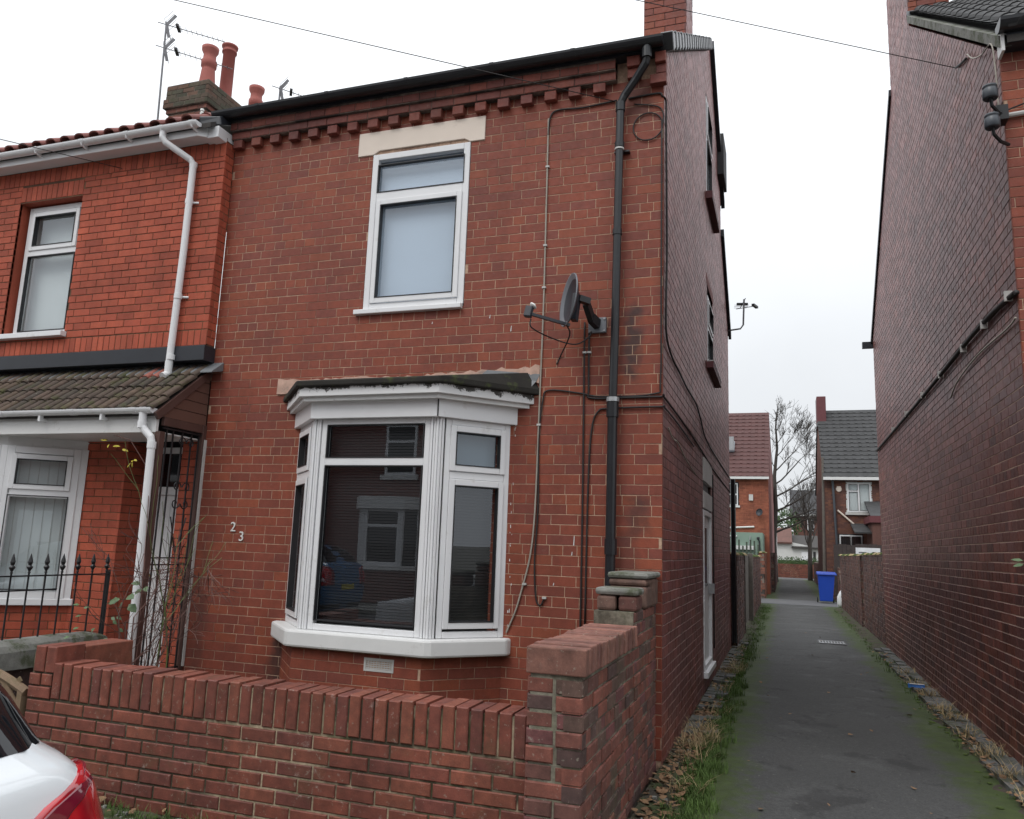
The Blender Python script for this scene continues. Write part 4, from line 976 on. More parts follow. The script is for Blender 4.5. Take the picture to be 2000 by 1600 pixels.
# chimney stack of the far party wall
mb = MB(); mb.box(-8.88, -8.12, 3.56, 5.5, 7.2, 9.0, "stack_brick"); cs = mb.build("chimney", N)
CB = Brickwork(N, 0)
for (off, z0, z1, mt) in ((0,7.6,8.62,"stack_brick"), (.03,8.62,8.705,"stack_brick"), (.07,8.705,8.87,"stack_mossy"), (.045,8.87,9.13,"stack_mossy")):
    x0, x1, y0, y1 = -8.89-off, -8.11+off, 3.55-off, 5.5+off
    m_ = MB(); m_.box(x0+.006, x1-.006, y0+.006, y1, z0, z1, "yard_mortar"); m_.build("stack_course", cs)
    for fr_, a, b in ((Fr((0,y0,0), (1,0,0), (0,-1,0)), x0, x1), (Fr((x1,0,0), (0,1,0), (1,0,0)), y0, y1)):
        CB.field(fr_, courses(a, b, z0, z1, L=.226, H=.083, j=.01, bond='s'), mt, cs, depth=.05)
CBL = Brickwork(N, 90); CBL.items = CB.items; CBL.done("stack_brickwork")
def pot(y, x, hgt, tall):
    m_ = MB()
    if tall: pr = [(.125,0), (.112,.1), (.108,hgt-.14), (.13,hgt-.13), (.13,hgt-.10), (.112,hgt-.09), (.112,hgt-.05), (.14,hgt-.03), (.145,hgt), (.12,hgt), (.10,hgt-.1), (.1,0)]
    else: pr = [(.15,0), (.112,hgt*.5), (.105,hgt*.55), (.13,hgt*.58), (.132,hgt*.70), (.11,hgt*.73), (.105,hgt*.85), (.14,hgt*.93), (.145,hgt), (.12,hgt), (.1,hgt*.8), (.1,0)]
    m_.lathe(pr, (x,y,9.12), "terracotta", 20); return m_.build("chimney_pot", cs, smooth=True)
pot(3.85, -8.42, .86, 0); pot(4.32, -8.42, 1.2, 1); pot(5.15, -8.42, .88, 0)
mb = MB(); mb.tube([(-8.3,4.75,9.1), (-8.3,4.75,9.32)], .07, "lead", 10); mb.tube([(-8.75,3.75,9.1), (-8.75,3.75,9.22)], .05, "lead", 10); mb.build("flue_terminal", cs)
mb = MB(); mb.lathe([(.0,0), (.03,0), (.035,.03), (.02,.05), (.035,.07), (.03,.1), (0,.1)], (-8.13,3.50,8.48), "digit_white", 10); mb.lathe([(.0,0), (.03,0), (.035,.03), (.02,.05), (.035,.07), (.03,.1), (0,.1)], (-8.13,3.50,8.34), "digit_white", 10); mb.build("insulator", cs)
# aerials
def aerial(name, label, mast, booms, group=None, loc=None):
    A_ = thing(name, loc or mast[0], label, "tv aerial", group)
    m_ = MB(); m_.tube(mast, .016, "aerial_metal", 8); m_.build("mast", A_)
    for (o_, d_, ln_, el, refl) in booms:
        o_ = Vector(o_); d_ = Vector(d_).normalized(); s_ = d_.cross(ZF).normalized()
        m_ = MB(); m_.tube([o_-d_*.15, o_+d_*ln_], .008, "aerial_metal", 5)
        k = .25
        while k < ln_:
            hl = el*(1-.3*k/ln_); m_.tube([o_+d_*k-s_*hl, o_+d_*k+s_*hl], .004, "aerial_metal", 4); k += .09
        m_.build("boom", A_)
        m_ = MB(); m_.bar(o_+d_*.2-s_*.10, o_+d_*.2+s_*.10, .05, .04, "black_iron"); m_.build("dipole", A_)
        if refl:
            m_ = MB(); up_ = s_.cross(d_)
            for sg in (1, -1):
                m_.bar(o_+d_*.0, o_-d_*.02+d_*.12+up_*.22*sg, .012, .05, "aerial_metal")
                for q in (-.16, -.08, 0, .08, .16): m_.tube([o_+s_*q, o_+d_*.1+up_*.2*sg+s_*q], .004, "aerial_metal", 4)
            m_.build("reflector", A_)
    return A_
aerial("tv_aerial", "tall double tv aerial strapped to the front of the mossy chimney stack", [(-9.0,3.46,8.1), (-9.08,3.46,10.35)],
       [((-9.07,3.46,10.3), (.8,.45,-.16), 1.0, .10, True), ((-9.05,3.46,9.85), (.8,.5,-.16), 1.15, .10, True)])
aerial("tv_aerial", "small tv aerial on a short mast behind the black gutter", [(-7.78,5,8.4), (-7.78,5,9.85)], [((-7.78,5,9.8), (.8,.6,-.15), .85, .08, True)])
aerial("tv_aerial", "tv aerial on a bent arm beside the dark verge of the house gable", [(-.05,8.2,5.60), (.22,8.2,5.63), (.27,8.2,5.70), (.29,8.2,6.18)], [((.29,8.2,6.15), (-.2,.95,.0), .45, .16, False), ((.29,8.2,6.02), (.9,-.3,.0), .2, .12, False)])

# ================================================================= HOUSE ACROSS THE ALLEY
G = thing("end_house", (5, .4, 0), "dark brick gable end house with a tiled roof on the far side of the alley", "house")
GB = Brickwork(G, 300)
GS = Fr((2.6,0,0), (0,1,0), (-1,0,0))
gp = [(.4,0), (10.05,0), (10.05,5.78), (5.3,9.30), (.4,5.62)]
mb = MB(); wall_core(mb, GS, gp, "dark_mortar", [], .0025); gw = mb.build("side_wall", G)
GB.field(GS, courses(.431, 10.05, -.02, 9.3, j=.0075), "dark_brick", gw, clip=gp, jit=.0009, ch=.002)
GFr = Fr((0,.4,0), (1,0,0), (0,-1,0))
mb = MB(); wall_core(mb, GFr, [(2.6,0), (7.5,0), (7.5,5.7), (2.6,5.7)], "facade_mortar", [], .004); gf = mb.build("front_wall", G)
GB.field(GFr, courses(2.6, 4.2, -.02, 5.68, L=.226), "facade_brick", gf)
mb = MB(); mb.box(2.62, 7.5, 10.0, 10.05, 0, 5.7, "dark_brick"); mb.box(7.45, 7.5, .4, 10.05, 0, 6, "dark_brick"); mb.build("rear_wall", G)
mb = MB(); slab(mb, 2.62, 7.5, .25, 5.66, 5.3, 9.42, .06, "roof_slab"); slab(mb, 2.62, 7.5, 5.3, 9.42, 10.2, 5.78, .06, "roof_slab"); gr = mb.build("roof", G)
ga = math.atan2(9.42-5.66, 5.05)
gm = roll_tile("roof_tile", "roof_grey_tile", .21, .40, 6, .05, .018)
cnt = 0
for r_ in range(18):
    for k in range(9):
        if cnt >= 220: break
        y_ = .20+r_*.30*cos(ga); z_ = 5.66+r_*.30*sin(ga)+.02
        x_ = 2.72+k*.2
        if 4.2 < y_ and x_ < 3.2: continue
        o = bpy.data.objects.new("roof_tile", gm); COL.objects.link(o); o.parent = gr; o.location = (x_, y_, z_); o.rotation_euler = (ga+R.uniform(-.01,.01), 0, 0); cnt += 1
mb = MB(); slab(mb, 2.575, 2.66, .30, 5.695, 4.3, 8.70, .10, "concrete_grey"); mb.build("verge_mortar", gr)
mb = MB(); slab(mb, 2.57, 2.62, 6.2, 8.77, 10.2, 5.80, .10, "dark_fascia"); mb.box(2.42, 2.62, 10.16, 10.26, 5.66, 5.78, "dark_fascia"); mb.build("verge_board", gr)
mb = MB(); mb.box(2.606, 3.09, 4.36, 6.2, 8.2, 10.6, "dark_mortar"); gc = mb.build("chimney", G)
GB.field(Fr((0,4.35,0), (1,0,0), (0,-1,0)), courses(2.6, 3.09, 8.45, 10.6, bond='s'), "facade_brick", gc, depth=.02)
GB.field(Fr((2.6,0,0), (0,1,0), (-1,0,0)), courses(4.35, 6.2, 9.31, 10.6, bond='s'), "dark_brick", gc, depth=.02)
GB.field(Fr((2.6,0,0), (0,1,0), (-1,0,0)), courses(4.35, 6.2, 8.5, 9.31, bond='s'), "dark_brick", gc, depth=.02)
mb = MB(); mb.add([(2.58,4.33,8.62), (3.16,4.33,8.62), (3.16,4.345,8.80), (2.58,4.345,8.80)], [(0,1,2,3)], "lead"); mb.box(3.09, 3.28, 4.3, 4.6, 8.66, 8.8, "lead"); mb.build("lead_flashing", gc)
mb = MB(); gutter(mb, 2.56, 7.5, .24, 5.77, .085, "black_pipe"); mb.box(2.62, 7.5, .26, .4, 5.60, 5.72, "dark_fascia"); mb.build("gutter", G)
mb = MB(); mb.box(2.585, 2.606, .27, .40, 5.55, 5.72, "paint_white"); mb.build("box_end", G)
cable(G, [(2.585,.36,3.60), (2.575,.5,3.62), (2.57,1.7,3.66), (2.57,4.7,3.62), (2.57,9.9,3.60)], .022, "cable_black", "mains_cable")
mb = MB()
for y_ in (.55, 1.35, 2.2, 3.4, 4.6, 6, 7.5): mb.box(2.545, 2.60, y_-.012, y_+.012, 3.60, 3.68, "light_grey")
mb.build("cable_clip", G)
cable(G, [(2.57,.39,3.42), (2.585,.7,3.42), (2.585,1.7,3.45), (2.585,2.6,3.40), (2.585,3.0,3.3)], .008, "cable_pale")
cable(G, [(2.585,1.35,6.22), (2.57,1.1,6.02), (2.57,.8,5.86), (2.57,.5,5.76), (2.57,.43,5.5), (2.57,.42,5.15)], .006, "cable_pale")
cable(G, [(2.585,1.82,6.38), (2.58,1.6,6.28), (2.585,1.4,6.21)], .012, "cable_black")
GB.done()
def insul(zc, first=None):
    I = thing("insulator", (2.47, .2, zc), "", "insulator", "pot insulators on the corner bracket")
    m_ = MB(); m_.lathe([(0,.06), (.03,.06), (.05,.05), (.052,.035), (.045,.03), (.054,.015), (.055,-.05), (.045,-.06), (.02,-.05), (0,-.05)], (2.46,.18,zc), "grey_plastic", 16); m_.build("pot", I, smooth=True)
    m_ = MB(); m_.tube([(2.46,.18,zc-.05), (2.47,.2,zc-.10), (2.53,.27,zc-.13), (2.60,.34,zc-.13)], .014, "black_iron", 6); m_.build("bracket", I)
    return I
insul(5.16)["label"] = "upper grey pot insulator on the iron corner bracket"
insul(4.92)["label"] = "lower grey pot insulator on the iron corner bracket"
mb = MB(); mb.box(2.52, 2.6, .28, .40, 4.98, 5.10, "black_iron"); mb.tube([(2.55,.34,5.05), (2.62,.37,5.05), (3.4,.38,5.10)], .02, "light_grey", 8); mb.tube([(2.55,.36,5.07), (2.8,.38,5.16), (3.3,.38,5.05)], .007, "cable_black", 5); mb.build("corner_bracket", G)

# ================================================================= GARDEN WALLS
FW = thing("garden_wall", (-1.9, -2.3, 0), "low red brick garden wall with an upright brick capping in front of the bay", "wall")
FB = Brickwork(FW, 300); YF = -2.3
FF = Fr((0,YF,0), (1,0,0), (0,-1,0))
mb = MB(); mb.box(-3.60, -.32, YF+.008, YF+.21, -.05, .55, "wall_mortar"); mb.box(-3.42, -.325, YF+.012, YF+.20, .55, .76, "wall_mortar"); mb.box(-3.59, -3.425, YF+.012, YF+.215, .5, .84, "wall_mortar"); core = mb.build("mortar_bed", FW)
cap = soldiers(-3.42, -.325, .562, .785, .0765, .012)
for i, (a, b, c, d) in enumerate(cap):
    dz = R.uniform(-.006, .006); FB.field(FF, [(a+R.uniform(-.002,.002), b, c+dz*.5, d+dz)], "wall_brick", core, depth=.215, jit=.004, ch=.006)
FB.field(FF, courses(-3.60, -.325, .02, .56, L=.232, H=.0768, j=.011, bond='s'), "wall_brick", core, depth=.10, jit=.003, ch=.005)
FB.field(FF, courses(-3.60, -3.425, .56, .72, L=.175, H=.0768, j=.01, bond='s'), "wall_brick", core, depth=.2, jit=.003, ch=.005)
FB.field(FF, [(-3.575,-3.495,.72,.875), (-3.485,-3.405,.72,.875)], "wall_brick", core, depth=.215, jit=.003, ch=.005)
FB.field(FF, [(-3.60+k*.0,-3.41,.80,.868) for k in range(0)], "wall_brick", core)
mb2 = MB(); mb2.box(-3.60, -3.40, YF+.22, YF+.62, .05, .86, "wall_brick"); mb2.build("return_pier", FW, bevel=.006)
FB.done()
SW = thing("garden_wall", (-.15, -1.2, 0), "old stepped brick side wall with mossy stones running back to the house corner", "wall")
SB = Brickwork(SW, 300)
SS = Fr((-.04,0,0), (0,1,0), (1,0,0)); SFr = Fr((0,-2.33,0), (1,0,0), (0,-1,0))
mb = MB(); mb.box(-.31, -.048, -2.322, -.95, -.05, .985, "old_mortar"); mb.box(-.31, -.048, -.95, -.05, -.05, 1.20, "old_mortar"); sc = mb.build("mortar_bed", SW)
SB.field(SS, courses(-2.33, -.94, .0, .975, L=.226, H=.0805, j=.011), "old_brick", sc, depth=.1, jit=.006, ch=.006)
SB.field(SS, courses(-.94, -.0, .0, 1.20, L=.226, H=.0805, j=.010, off=1), "old_brick", sc, depth=.1, jit=.005, ch=.006)
SB.field(SFr, [r_ for k in range(12) for r_ in (((-.325,-.188+R.uniform(-.006,.006),.008+k*.0805,.082+k*.0805), (-.174+R.uniform(-.006,.006),-.042,.006+k*.0805,.080+k*.0805)) if k not in (5,) else ((-.325,-.042,.008+k*.0805,.082+k*.0805),))], "old_brick", sc, depth=.1, jit=.006, ch=.008)
n_c = 20
for k in range(n_c):      # brick-on-edge coping, each one crossing the wall
    y0 = -2.34+k*.0712; m_ = MB(); zt = 1.115+R.uniform(-.006,.006)
    m_.box(-.335+R.uniform(-.006,.006), -.025+R.uniform(-.006,.006), y0, y0+.062, .985, zt, "coping_brick")
    m_.build("coping_brick", SW, bevel=.007)
def stone(x0, x1, y0, y1, z0, z1, mat, nm):
    m_ = MB(); m_.box(x0, x1, y0, y1, z0, z1, mat); return m_.build(nm, SW, bevel=.02)
stone(-.30, -.17, -.92, -.70, 1.20, 1.30, "old_brick", "pier_brick"); stone(-.155, -.03, -.92, -.70, 1.20, 1.30, "old_brick", "pier_brick")
stone(-.31, -.02, -.93, -.68, 1.302, 1.35, "concrete_grey", "coping_stone")
stone(-.29, -.02, -.60, -.35, 1.20, 1.35, "old_brick", "pier_brick"); stone(-.29, -.02, -.34, -.06, 1.20, 1.40, "old_brick", "pier_brick")
stone(-.30, -.005, -.60, -.02, 1.402, 1.445, "concrete_grey", "coping_stone"); stone(-.29, -.02, -.595, -.35, 1.352, 1.40, "old_brick", "pier_brick")
SB.done()
# low wall with railings by the neighbour's path
LW = thing("garden_wall", (-5.2, -1, 0), "low wall with a rough grey rounded coping under the railings", "wall")
mb = MB(); mb.box(-5.27, -5.13, -2.3, -.28, 0, .50, "old_brick"); mb.build("wall_base", LW)
mb = MB()
secs = [(-2.3,0), (-1.6,.004), (-1.1,-.003), (-.7,.004), (-.4,0), (-.24,-.02), (-.17,-.07)]
vs_ = []; prof = [(-.15,.47), (-.155,.60), (-.12,.655), (-.05,.68), (.05,.68), (.12,.655), (.155,.60), (.15,.47)]
for (yy, dz) in secs:
    f_ = 1 if yy < -.3 else (.92 if yy < -.2 else .7)
    for (x, z) in prof: vs_.append((-5.2+x*f_+R.uniform(-.006,.006), yy, z+dz+R.uniform(-.008,.008)))
m_ = len(prof); fs_ = [(i*m_+k, (i+1)*m_+k, (i+1)*m_+(k+1)%m_, i*m_+(k+1)%m_) for i in range(len(secs)-1) for k in range(m_)]+[tuple(range((len(secs)-1)*m_, len(secs)*m_))]
mb.add(vs_, fs_, "concrete_grey"); mb.build("coping_stone", LW)
RL = thing("railing", (-5.2, -1, .67), "black iron railing with spear tips on the grey coping", "railing")
mb = MB(); mb.bar((-5.2,-2.3,1.2), (-5.2,-.18,1.2), .03, .012, "black_iron"); mb.build("top_rail", RL)
mb = MB(); mb.bar((-5.2,-2.3,1.08), (-5.2,-.75,1.08), .012, .012, "black_iron"); mb.build("lower_rail", RL)
rb0 = None
for k in range(12):
    yy = -.22-k*.165
    if rb0 is None:
        mb = MB(); mb.tube([(0,0,.62), (0,0,1.22)], .008, "black_iron", 6)
        mb.lathe([(.008,1.22), (.012,1.225), (.008,1.24), (.022,1.265), (.024,1.275), (.012,1.29), (.021,1.315), (.014,1.345), (.003,1.385), (0,1.39)], (0,0,0), "black_iron", 8)
        rb0 = mb.build("railing_bar", RL); o = rb0
    else: o = rb0.copy(); COL.objects.link(o)
    o.location = (-5.2, yy, 0)
mb = MB(); mb.bar((-5.2,-.19,.45), (-5.2,-.19,1.24), .022, .022, "black_iron"); mb.build("end_post", RL)
# lattice gate
LG = thing("lattice_gate", (-4.1, -2.28, 0), "wooden lattice gate with a curved top rail beside the brick pier", "gate")
mb = MB(); mb.bar((-3.66,-2.28,.05), (-3.66,-2.28,.60), .05, .04, "lattice_wood"); mb.bar((-4.55,-2.28,.05), (-4.55,-2.28,.60), .05, .04, "lattice_wood"); mb.bar((-4.55,-2.28,.10), (-3.66,-2.28,.10), .04, .05, "lattice_wood"); mb.build("gate_frame", LG)
mb = MB(); mb.tube([(-4.57+.94*k/12,-2.28,.585+.12*sin(pi*k/12)) for k in range(13)], .028, "lattice_wood", 6); mb.build("top_rail", LG)
for k in range(9):
    x = -4.75+k*.15
    for sg, yy in ((1,-2.272), (-1,-2.29)):
        xa, xb = (x, x+.6) if sg > 0 else (x+.6, x)
        pa, pb = Vector((xa,yy,.08)), Vector((xb,yy,.66))
        def cl(p, q, lo_, hi_):
            d_ = q-p
            if abs(d_.x) < 1e-6: return p, q
            ts = sorted(((lo_-p.x)/d_.x, (hi_-p.x)/d_.x)); t0_, t1_ = max(0, ts[0]), min(1, ts[1]); return (p+d_*t0_, p+d_*t1_) if t1_ > t0_ else None
        r_ = cl(pa, pb, -4.54, -3.67)
        if r_ and (r_[1]-r_[0]).length > .1:
            mb = MB(); mb.bar(r_[0], r_[1], .012, .036, "lattice_wood", (0,1,0)) if False else mb.bar(r_[0], r_[1], .036, .01, "lattice_wood", (0,1,0)); mb.build("lattice_slat", LG)

# ================================================================= PLANTS
def branch(mb, p, d, ln, r, depth, mat, rng, spread=.55, segs=4, up_=.05, kids=(2,3), minr=.002, tips=None):
    pts = [p]; rs = [r]; q = Vector(p); dd = Vector(d).normalized()
    for i in range(segs):
        dd = (dd+Vector((rng.uniform(-1,1), rng.uniform(-1,1), rng.uniform(-1,1)))*.16+Vector((0,0,up_))).normalized()
        q = q+dd*(ln/segs); pts.append(q.copy()); rs.append(max(minr, r*(1-.45*(i+1)/segs)))
    mb.tube(pts, rs, mat, 5 if r > .03 else (4 if r > .01 else 3), cap=False)
    if tips is not None and depth <= 1: tips.append(q.copy())
    if depth <= 0: return
    for k in range(rng.randint(*kids)):
        i = rng.randint(max(1, segs//3), segs); b = pts[i]
        nd2 = (dd+Vector((rng.uniform(-1,1), rng.uniform(-1,1), rng.uniform(-.7,1)))*spread).normalized()
        branch(mb, b, nd2, ln*rng.uniform(.55,.8), max(minr, rs[i]*.62), depth-1, mat, rng, spread, segs, up_, kids, minr, tips)
rg = random.Random(5)
SH = thing("rose_bush", (-4.05, -.95, .15), "bare thorny rose bush with a few leaves climbing in front of the iron porch screen", "shrub")
mb = MB(); tips = []
for k in range(7):
    a = rg.uniform(0, 2*pi)
    branch(mb, Vector((-4.05+.12*cos(a), -.95+.1*sin(a), .1)), (.28*cos(a)+.08, .2*sin(a), 1), rg.uniform(.55,.95), rg.uniform(.007,.014), 4, "rose_stem", rg, .75, 5, .06, (1,3), .0022, tips)
mb.build("stem", SH)
mb = MB()
for k in range(2): branch(mb, Vector((-3.95+.1*k,-.9,.15)), (.3,.1,1), 1.1, .008, 3, "rose_green", rg, .6, 6, .05, (1,2), .0022)
for k in range(20): branch(mb, Vector((-3.82+rg.uniform(-.15,.15),-.7+rg.uniform(-.1,.1),1.15+rg.uniform(-.1,.25))), (rg.uniform(-1,1),rg.uniform(-1,.5),rg.uniform(-.6,.3)), .3, .0045, 2, "rose_stem", rg, 1.0, 5, -.04, (2,3), .002)
mb.build("twig", SH)
def leaf(mb, c, d, n, w, l, mat):
    d = Vector(d).normalized(); s_ = d.cross(Vector(n)).normalized(); n = s_.cross(d)
    mb.add([c, c+d*l*.35+s_*w*.5+n*w*.12, c+d*l, c+d*l*.35-s_*w*.5+n*w*.12, c+d*l*.75+s_*w*.33+n*w*.08, c+d*l*.75-s_*w*.33+n*w*.08], [(0,1,3), (1,4,5,3), (4,2,5)], mat)
def leafclump(name, parent, c, n_, rad, w, l, mat, label=None):
    m_ = MB()
    for k in range(n_):
        v = Vector((rg.uniform(-1,1), rg.uniform(-1,1), rg.uniform(-1,1))); leaf(m_, Vector(c)+v*rad, (v.x,v.y-.4,v.z*.4-.3), (rg.uniform(-.3,.3),-.8,.7), w, l, mat)
    o = m_.build(name, parent)
    if label: o["label"] = label
    return o
leafclump("leaf", SH, (-4.25,-.95,1.06), 5, .05, .075, .10, "leaf_green"); leafclump("leaf", SH, (-4.05,-.95,1.17), 3, .03, .05, .07, "leaf_green"); leafclump("leaf", SH, (-4.45,-1.0,.9), 14, .16, .03, .05, "leaf_green"); leafclump("leaf", SH, (-4.3,-1.0,.6), 10, .12, .03, .05, "leaf_green")
for (c, m_) in (((-4.95,-.62,2.40), "leaf_yellow"), ((-4.80,-.62,2.34), "leaf_yellow"), ((-4.66,-.62,2.24), "leaf_yellow")): leafclump("leaf", SH, c, 4, .025, .022, .055, m_, "yellow leaf under the porch gutter")
mb = MB(); mb.tube([(-4.9,-.62,2.47), (-4.7,-.62,2.42), (-4.5,-.62,2.2), (-4.38,-.66,1.9), (-4.32,-.7,1.5), (-4.15,-.85,.9)], .004, "rose_stem", 4); mb.build("twig", SH)

# grass, weeds, litter along the wall feet
def blades(name, spots, mat, hmin, hmax, lean=.6):
    mb = MB()
    for (x, y, z, n_, rad) in spots:
        for k in range(n_):
            a = rg.uniform(0, 2*pi); rr = rad*math.sqrt(rg.random()); bx, by = x+rr*cos(a), y+rr*sin(a)
            h = rg.uniform(hmin, hmax); la = rg.uniform(0, 2*pi); l_ = rg.uniform(.1, lean)*h; w = rg.uniform(.0015, .003)
            tx, ty = bx+l_*cos(la), by+l_*sin(la); px_, py_ = -sin(la)*w, cos(la)*w
            mx_, my_ = bx+l_*.35*cos(la), by+l_*.35*sin(la)
            mb.add([(bx-px_,by-py_,z), (bx+px_,by+py_,z), (mx_+px_*.8,my_+py_*.8,z+h*.6), (mx_-px_*.8,my_-py_*.8,z+h*.6), (tx,ty,z+h)], [(0,1,2,3), (3,2,4)], mat)
    return tag(mb.build(name), kind="stuff")
gs = []
for k in range(230):
    y = rg.uniform(-2.3, 8); gs.append((rg.gauss(.27, .05), y, .008, rg.randint(14, 40), rg.uniform(.03, .08)))
for (y, n_) in ((-2.0,300), (-1.6,260), (-1.1,300), (-.75,300), (-.4,380), (-.1,380), (.2,300), (.6,260), (1.2,160), (1.6,220), (2.1,200), (2.6,200), (3.0,160), (3.6,200), (4.2,200)): gs.append((rg.uniform(.27,.36), y, .004, n_, .13))
for k in range(150): gs.append((rg.uniform(.14,.42), rg.uniform(6.5,20), .006, rg.randint(6,26), rg.uniform(.04,.12)))
for k in range(70): gs.append((rg.uniform(.05,.45), rg.uniform(6.5, 21), .015, 14, .10))
for k in range(70): gs.append((rg.gauss(2.36,.05), rg.uniform(-1, 20), .015, rg.randint(6, 18), .06))
for k in range(60): gs.append((rg.uniform(-3.6,-.4), rg.uniform(-2.5,-2.33), .03, rg.randint(8, 20), .05))
tag(blades("grass", gs, "grass_blade", .025, .085, 1.1), "short green grass growing along the foot of the walls", "grass")
st_ = []
for (y, n_) in ((-1.5,30), (-.5,45), (.35,40), (.75,100), (1.05,140), (1.35,90), (2.3,25), (3.6,40), (5.0,120), (5.4,120), (5.9,50), (7.8,30)): st_.append((rg.uniform(.14,.27), y, .02, n_, .13))
for (y, n_) in ((.2,60), (.9,90), (1.6,80), (2.4,60), (3.1,110), (3.6,110), (4.6,80), (5.3,90), (6.4,60)): st_.append((2.46, y, .02, n_, .12))
tag(blades("dry_grass", st_, "straw", .04, .15, 2.4), "pale dead straw grass lying along the wall feet", "dry grass")
mb = MB()
def litter_leaf(x, y, z):
    a = rg.uniform(0, 2*pi); leaf(mb, Vector((x,y,z+rg.uniform(0,.02))), (cos(a),sin(a),rg.uniform(-.1,.4)), (rg.uniform(-.5,.5),rg.uniform(-.5,.5),1), rg.uniform(.02,.05), rg.uniform(.03,.075), "dead_leaf")
for k in range(900): litter_leaf(rg.uniform(.0,.24), rg.choice((rg.uniform(-1.8,2.6), rg.uniform(-2.2,9))), .025)
for k in range(420): litter_leaf(rg.uniform(2.34,2.6), rg.choice((rg.uniform(-.8,4), rg.uniform(0,9))), .025)
for k in range(40): litter_leaf(rg.uniform(.3,2.3), rg.uniform(-1.5,14), .008)
for k in range(60): litter_leaf(rg.uniform(-3.5,-.4), rg.uniform(-2.6,-2.34), .04)
tag(mb.build("leaf_litter"), "brown dead leaves littering the edges of the path", "dead leaves", kind="stuff")
mb = MB()
for k in range(520):
    sd_ = rg.random()
    x, y = (rg.gauss(.28,.06), rg.uniform(-2.3,21)) if sd_ < .5 else ((rg.gauss(2.34,.05), rg.uniform(-1,20)) if sd_ < .75 else (rg.uniform(-3.6,-.4), rg.uniform(-2.62,-2.33)))
    r_ = rg.uniform(.008,.028); z_ = .012 if x > -.1 else .03
    mb.lathe([(r_,0), (r_*.8,r_*.22), (r_*.4,r_*.34), (0,r_*.36)], (x,y,z_-.004), "moss_green", 6)
tag(mb.build("moss"), "cushions of green moss at the edges of the path", "moss", kind="stuff")
mb = MB()
for k in range(170):
    x, y = (rg.uniform(-3.5,-.4), rg.uniform(-2.62,-2.34)) if k < 70 else (rg.choice((rg.uniform(.02,.3), rg.uniform(2.36,2.6))), rg.uniform(-1.5,9))
    s_ = rg.uniform(.006,.02); z_ = .035
    mb.box8([(x+s_*a*rg.uniform(.6,1.3), y+s_*b*rg.uniform(.6,1.3), z_+s_*c*rg.uniform(.5,1)) for a,b,c in ((-1,-1,-1),(1,-1,-1),(1,1,-1),(-1,1,-1),(-1,-1,1),(1,-1,1),(1,1,1),(-1,1,1))], "concrete_grey")
tag(mb.build("gravel"), "loose pale chips of stone at the foot of the walls", "gravel", kind="stuff")
# sprig on the dark wall
SP = thing("weed_sprig", (2.58, .38, 1.5), "grey-green leafy sprig at the edge of the dark gable wall", "plant")
mb = MB(); mb.tube([(2.6,.36,1.40), (2.56,.35,1.5), (2.53,.36,1.6)], .004, "rose_green", 4); mb.build("stem", SP)
leafclump("leaf", SP, (2.53,.37,1.60), 6, .03, .03, .08, "leaf_green")

# ================================================================= ALLEY OBJECTS
DG = thing("drain_grate", (1.7, 10.4, .01), "iron drain grate set in the dark alley tarmac", "drain")
mb = MB(); mb.box(1.47, 1.93, 10.15, 10.2, .004, .022, "galv"); mb.box(1.47, 1.93, 10.6, 10.65, .004, .022, "galv")
for k in range(9): mb.box(1.48+k*.052, 1.50+k*.052, 10.2, 10.6, .004, .02, "galv")
mb.build("grate", DG)
mb = MB(); mb.add([(1.45,10.14,.0135), (1.95,10.14,.0135), (1.95,10.66,.0135), (1.45,10.66,.0135)], [(0,1,2,3)], "rib_dark"); mb.build("drain_pit", DG)
LT = MB(); LT.bar((2.33,5.22,.05), (2.50,5.12,.06), .03, .05, "litter_blue"); LT.bar((2.345,5.20,.078), (2.49,5.115,.088), .034, .006, "digit_white")
tag(LT.build("litter_wrapper", bevel=.004), "crumpled blue wrapper lying by the dark wall", "litter")
BN = thing("wheelie_bin", (2.25, 24.4, .02), "blue wheelie bin with a white emblem standing at the lane crossing", "bin")
mb = MB(); mb.box8([(2.02,24.15,.08), (2.45,24.15,.08), (2.43,24.6,.08), (2.04,24.6,.08), (1.98,24.05,.98), (2.53,24.05,.98), (2.53,24.72,.98), (1.98,24.72,.98)], "bin_blue"); mb.build("bin_body", BN, bevel=.02)
mb = MB(); mb.box8([(1.93,24.0,.985), (2.60,24.0,.985), (2.60,24.78,1.0), (1.93,24.78,1.0), (1.95,24.02,1.05), (2.58,24.02,1.05), (2.58,24.78,1.09), (1.95,24.78,1.09)], "bin_blue"); mb.build("bin_lid", BN, bevel=.015)
for xx in (1.97, 2.5):
    mb = MB(); mb.tube([(xx-.02,24.66,.10), (xx+.02,24.66,.10)], .1, "tyre_black", 14); mb.build("wheel", BN)
mb = MB(); ff = Fr((0,24.095,0), (1,0,0), (0,-1,.11))
mb.lathe([(0,.004), (.035,.004), (.035,0)], (2.27,24.10,.84), "digit_white", 10, axis=(0,-1,0)); mb.box(2.17, 2.37, 24.085, 24.10, .755, .785, "digit_white"); mb.box(2.21, 2.33, 24.09, 24.10, .725, .74, "digit_white"); mb.build("emblem", BN)
SK = MB(); SK.lathe([(.0,0), (.13,.0), (.18,.12), (.17,.35), (.10,.5), (.03,.58), (.05,.64), (0,.64)], (2.64,22.0,.01), "sack_white", 12)
tag(SK.build("rubbish_sack", smooth=True), "white plastic sack slumped against the end of the alley wall", "sack")
